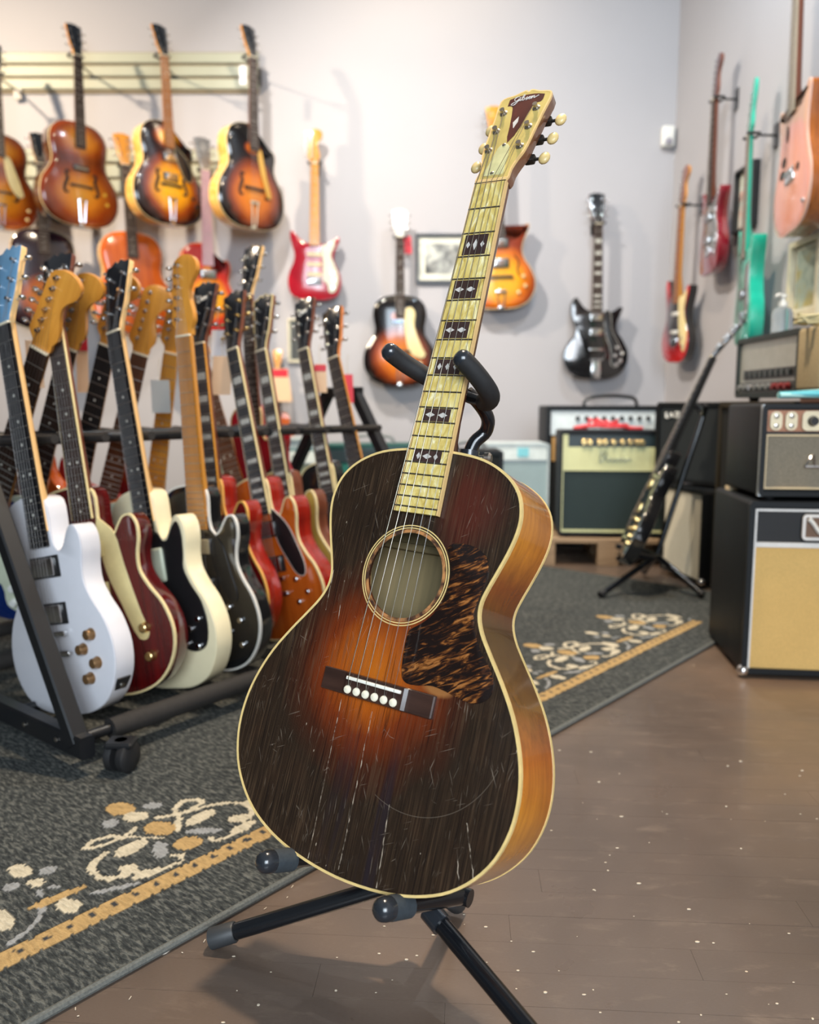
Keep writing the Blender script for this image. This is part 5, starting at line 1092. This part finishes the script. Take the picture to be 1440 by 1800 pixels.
# ------------------------------------------------------------------ black guitar on a tripod stand in front of the amplifiers
gs = thing('guitar_stand', 'black tripod stand holding the black guitar by the amplifiers', 'guitar stand', None, 'tripod guitar stands', (.925, 3.02, .009)); GO = Vector((.925,3.02,.009))
def s2(P, r, name, n=10, mat=STB): return MB().tube([tuple(Vector(p)-GO) for p in P], r, n).obj(name, mat, gs, 40, None, 1.0)
top_ = Vector((.925,3.02,.13))
for f in (atZ(1055,1046,.021), atZ(1236,1046,.021), Vector((.95,3.26,.021))): s2([top_, f], .011, 'leg'); s2([top_.lerp(f,.93), f], .0135, 'rubber_foot', 10, RUBB)
s2([top_, top_+Vector((.16,.03,.52))], .011, 'pole'); s2([top_+Vector((.16,.03,.52)), top_+Vector((.15,-.02,.55)), top_+Vector((.13,-.04,.56))], .010, 'yoke'); s2([top_+Vector((.16,.03,.52)), top_+Vector((.15,.06,.55)), top_+Vector((.13,.07,.56))], .010, 'yoke')
s2([top_, top_+Vector((-.04,-.07,.005)), top_+Vector((-.13,-.08,.02))], .010, 'cradle_arm'); s2([top_, top_+Vector((-.04,.09,.005)), top_+Vector((-.13,.10,.02))], .010, 'cradle_arm')
a = atX(1281,628,1.245); b = atX(1118,975,.985); a.y = 3.12; b.y = 3.14
a = atY(1252,630,3.03); b = atY(1084,985,2.97); Yv = (a-b); Lg = Yv.length*1000; Yv.normalize()
n = Vector((-.95,.18,.34)); X = Yv.cross(n).normalized(); Z = X.cross(Yv).normalized(); sc_ = min(1.15, Lg/793)
GB = MATS['binding_white']
guitar('electric_guitar', 'black single-cut guitar with gold knobs leaning on a tripod stand by the amplifiers', frame(b, X, Yv, Z, sc_), out=LP, top=BLACKL, bind=None, board=EBONY, inlay=None, neck=plain('black_neck', (.02,.02,.02), .25, 0, .4), pks=((300,'hb',GOLDM),(205,'hb',GOLDM)), knobs=((78,158),(110,128),(76,98),(112,70)), kmat=GOLDM, kkind='speed', hw=GOLDM, tun=CHROME)

# ------------------------------------------------------------------ pictures, sensor, tags
def picture(label, n, P, w, h, fw, fmat, amat, matw=0, th=.02):
    """framed flat picture: centre P on the wall, normal n"""
    n = Vector(n); X = Vector((0,0,1)).cross(n); G = thing('framed_picture', label, 'picture', frame(P, X, Vector((0,0,1)), n), None)
    MB().ring([(-w/2,-h/2),(w/2,-h/2),(w/2,h/2),(-w/2,h/2)], fw, 0, th).obj('picture_frame', fmat, G, 0, None, 1.0)
    MB().box(-w/2+fw*.9, w/2-fw*.9, -h/2+fw*.9, h/2-fw*.9, .001, .006).obj('mount', plain('mount_cream', srgb(214,214,198), .6), G, 0, None, 1.0)
    MB().box(-w/2+fw+matw, w/2-fw-matw, -h/2+fw+matw, h/2-fw-matw, .006, .0075).obj('print', amat, G, 0, None, 1.0); return G
def blotch(name, stops, sc=9, st=(1,1,1)):
    t = T(name); return t.set(t.ramp(t.noise(t.map(t.obj(), st), sc, 4, .6, .8), stops), .5)
c = atY(790,455,YW-.002); picture('black-framed grey photograph on the back wall behind the acoustic neck', (0,-1,0), c, .38, .27, .018, plain('frame_black', (.02,.022,.026), .35), blotch('photo_grey', [(.35,srgb(60,62,62)),(.5,srgb(140,142,138)),(.65,srgb(200,202,192))]), .035)
a = atX(1302,352,XW); b = atX(1333,345,XW); picture('black-framed poster on the right wall behind the teal bass', (-1,0,0), (a+b)/2, abs(a.y-b.y)*1.1, .27, .014, plain('frame_black', (.02,.022,.026), .35), blotch('poster_print', [(.3,srgb(200,214,200)),(.5,srgb(190,200,190)),(.6,srgb(210,150,130)),(.72,srgb(220,220,214))], 7), .01, .03)
a = atX(1395,490,XW); b = atX(1450,485,XW); picture('cream-framed print on the right wall above the tan box', (-1,0,0), (a+b)/2, abs(a.y-b.y), .285, .030, plain('frame_cream', srgb(214,206,178), .5), blotch('olive_print', [(.35,srgb(120,134,124)),(.5,srgb(168,180,166)),(.62,srgb(170,156,96)),(.75,srgb(206,208,190))], 9), .006, .025)
c = atY(520,599,YW-.002); picture('narrow cream-framed dark panel on the back wall behind the rack headstocks', (0,-1,0), c, .085, .245, .012, plain('frame_cream', srgb(214,206,178), .5), plain('dark_print', srgb(64,66,64), .5), .004)
wd = thing('wood_wedge', 'pale wooden wedge under the rear corner of the black amplifier head', 'wedge', yawed((.895, 2.285, .452), 0))
MB().add([(0,0,0),(.06,0,0),(.06,.03,0),(0,.03,0),(0,0,.012),(.06,0,.005),(.06,.03,.005),(0,.03,.012)], [(3,2,1,0),(4,5,6,7),(0,1,5,4),(1,2,6,5),(2,3,7,6),(3,0,4,7)]).obj('wedge_block', wood('pale_pine', srgb(206,186,150), srgb(226,208,172), .6, 0, 'x'), wd, 0, None, 1.0)
c = atY(1183,240,YW-.03); sn = thing('wall_sensor', 'small white motion sensor in the upper corner of the room', 'sensor', None, None, (min(c.x, XW-.05), YW, c.z))
MB().box(-.035,.035,-.05,0,-.055,.055,.012,3).obj('housing', WHITEP, sn, 40, None, 1.0); MB().ell((0,-.05,-.03), .022,.012,.02,12,8).obj('lens', plain('sensor_lens', srgb(150,146,156), .3), sn, 60, None, 1.0)
def price_tag(label, uv, uvb, Y, w, col, col2=None):
    t_ = atY(*uv, Y); b_ = atY(*uvb, Y); hgt = (t_-b_).length
    G = thing('price_tag', label, 'tag', None, None, tuple(t_)); d_ = b_-t_
    o = MB(); o.add([(-w/2,0,0),(w/2,0,0),(w/2+d_.x,0,d_.z),(-w/2+d_.x,0,d_.z),(-w/2,.0012,0),(w/2,.0012,0),(w/2+d_.x,.0012,d_.z),(-w/2+d_.x,.0012,d_.z)], [(0,1,2,3),(4,7,6,5),(0,4,5,1),(1,5,6,2),(2,6,7,3),(3,7,4,0)])
    o.obj('card', col, G, 0, None, 1.0)
    MB().tube([(0,0,-.004),(-.004,.003,.03),(0,.006,.06)], .0008, 4).obj('string', plain('tag_string', srgb(190,180,160), .8), G, 60, None, 1.0)
    if col2: MB().box(-w*.5,w*.5,-.0008,-.0002,d_.z*.25,d_.z*.02).obj('stripe', col2, G, 0, None, 1.0)
TG1 = plain('tag_tan', srgb(222,186,150), .7, 0, 0, .05); TG2 = plain('tag_grey', srgb(160,162,160), .7, 0, 0, .05); TGW = plain('tag_white', srgb(236,236,240), .6, 0, 0, .03); TGR = plain('tag_red', srgb(204,30,48), .5)
def tY(s, t): p = rk(s, t, 0); return p.y
price_tag('tan paper tag between the white and the wine red guitar necks', (58,598), (64,682), tY(.08,.40), .036, TG1)
price_tag('grey paper tag hanging below the orange-tinted maple headstock', (281,668), (284,726), tY(.40,.62), .050, TG2)
price_tag('tan paper tag between the black and the dark cherry guitar necks', (392,626), (388,694), tY(.54,.48), .052, TG1)
price_tag('white paper tag tucked above the tan tag in the middle of the rack', (385,580), (384,626), tY(.60,.52), .040, TGW)
price_tag('red and white tag behind the wine red guitar headstock', (143,592), (146,690), tY(.30,.62), .030, TG1, TGR)
price_tag('red and white tag beside the small amber guitar', (492,648), (500,706), YW-.09, .09, TG1, TGR)
price_tag('red and white tag between the last two necks of the rack', (563,640), (565,690), tY(.86,.50), .035, TG1, TGR)
price_tag('red and white tag right of the last neck of the rack', (612,658), (614,708), tY(.99,.40), .028, TGR)
price_tag('white tag hanging from the dark-edged archtop neck', (427,115), (427,148), YW-.2, .034, TGW)
price_tag('red tag on the black-edged sunburst archtop neck', (716,415), (718,446), YW-.1, .04, TGR)
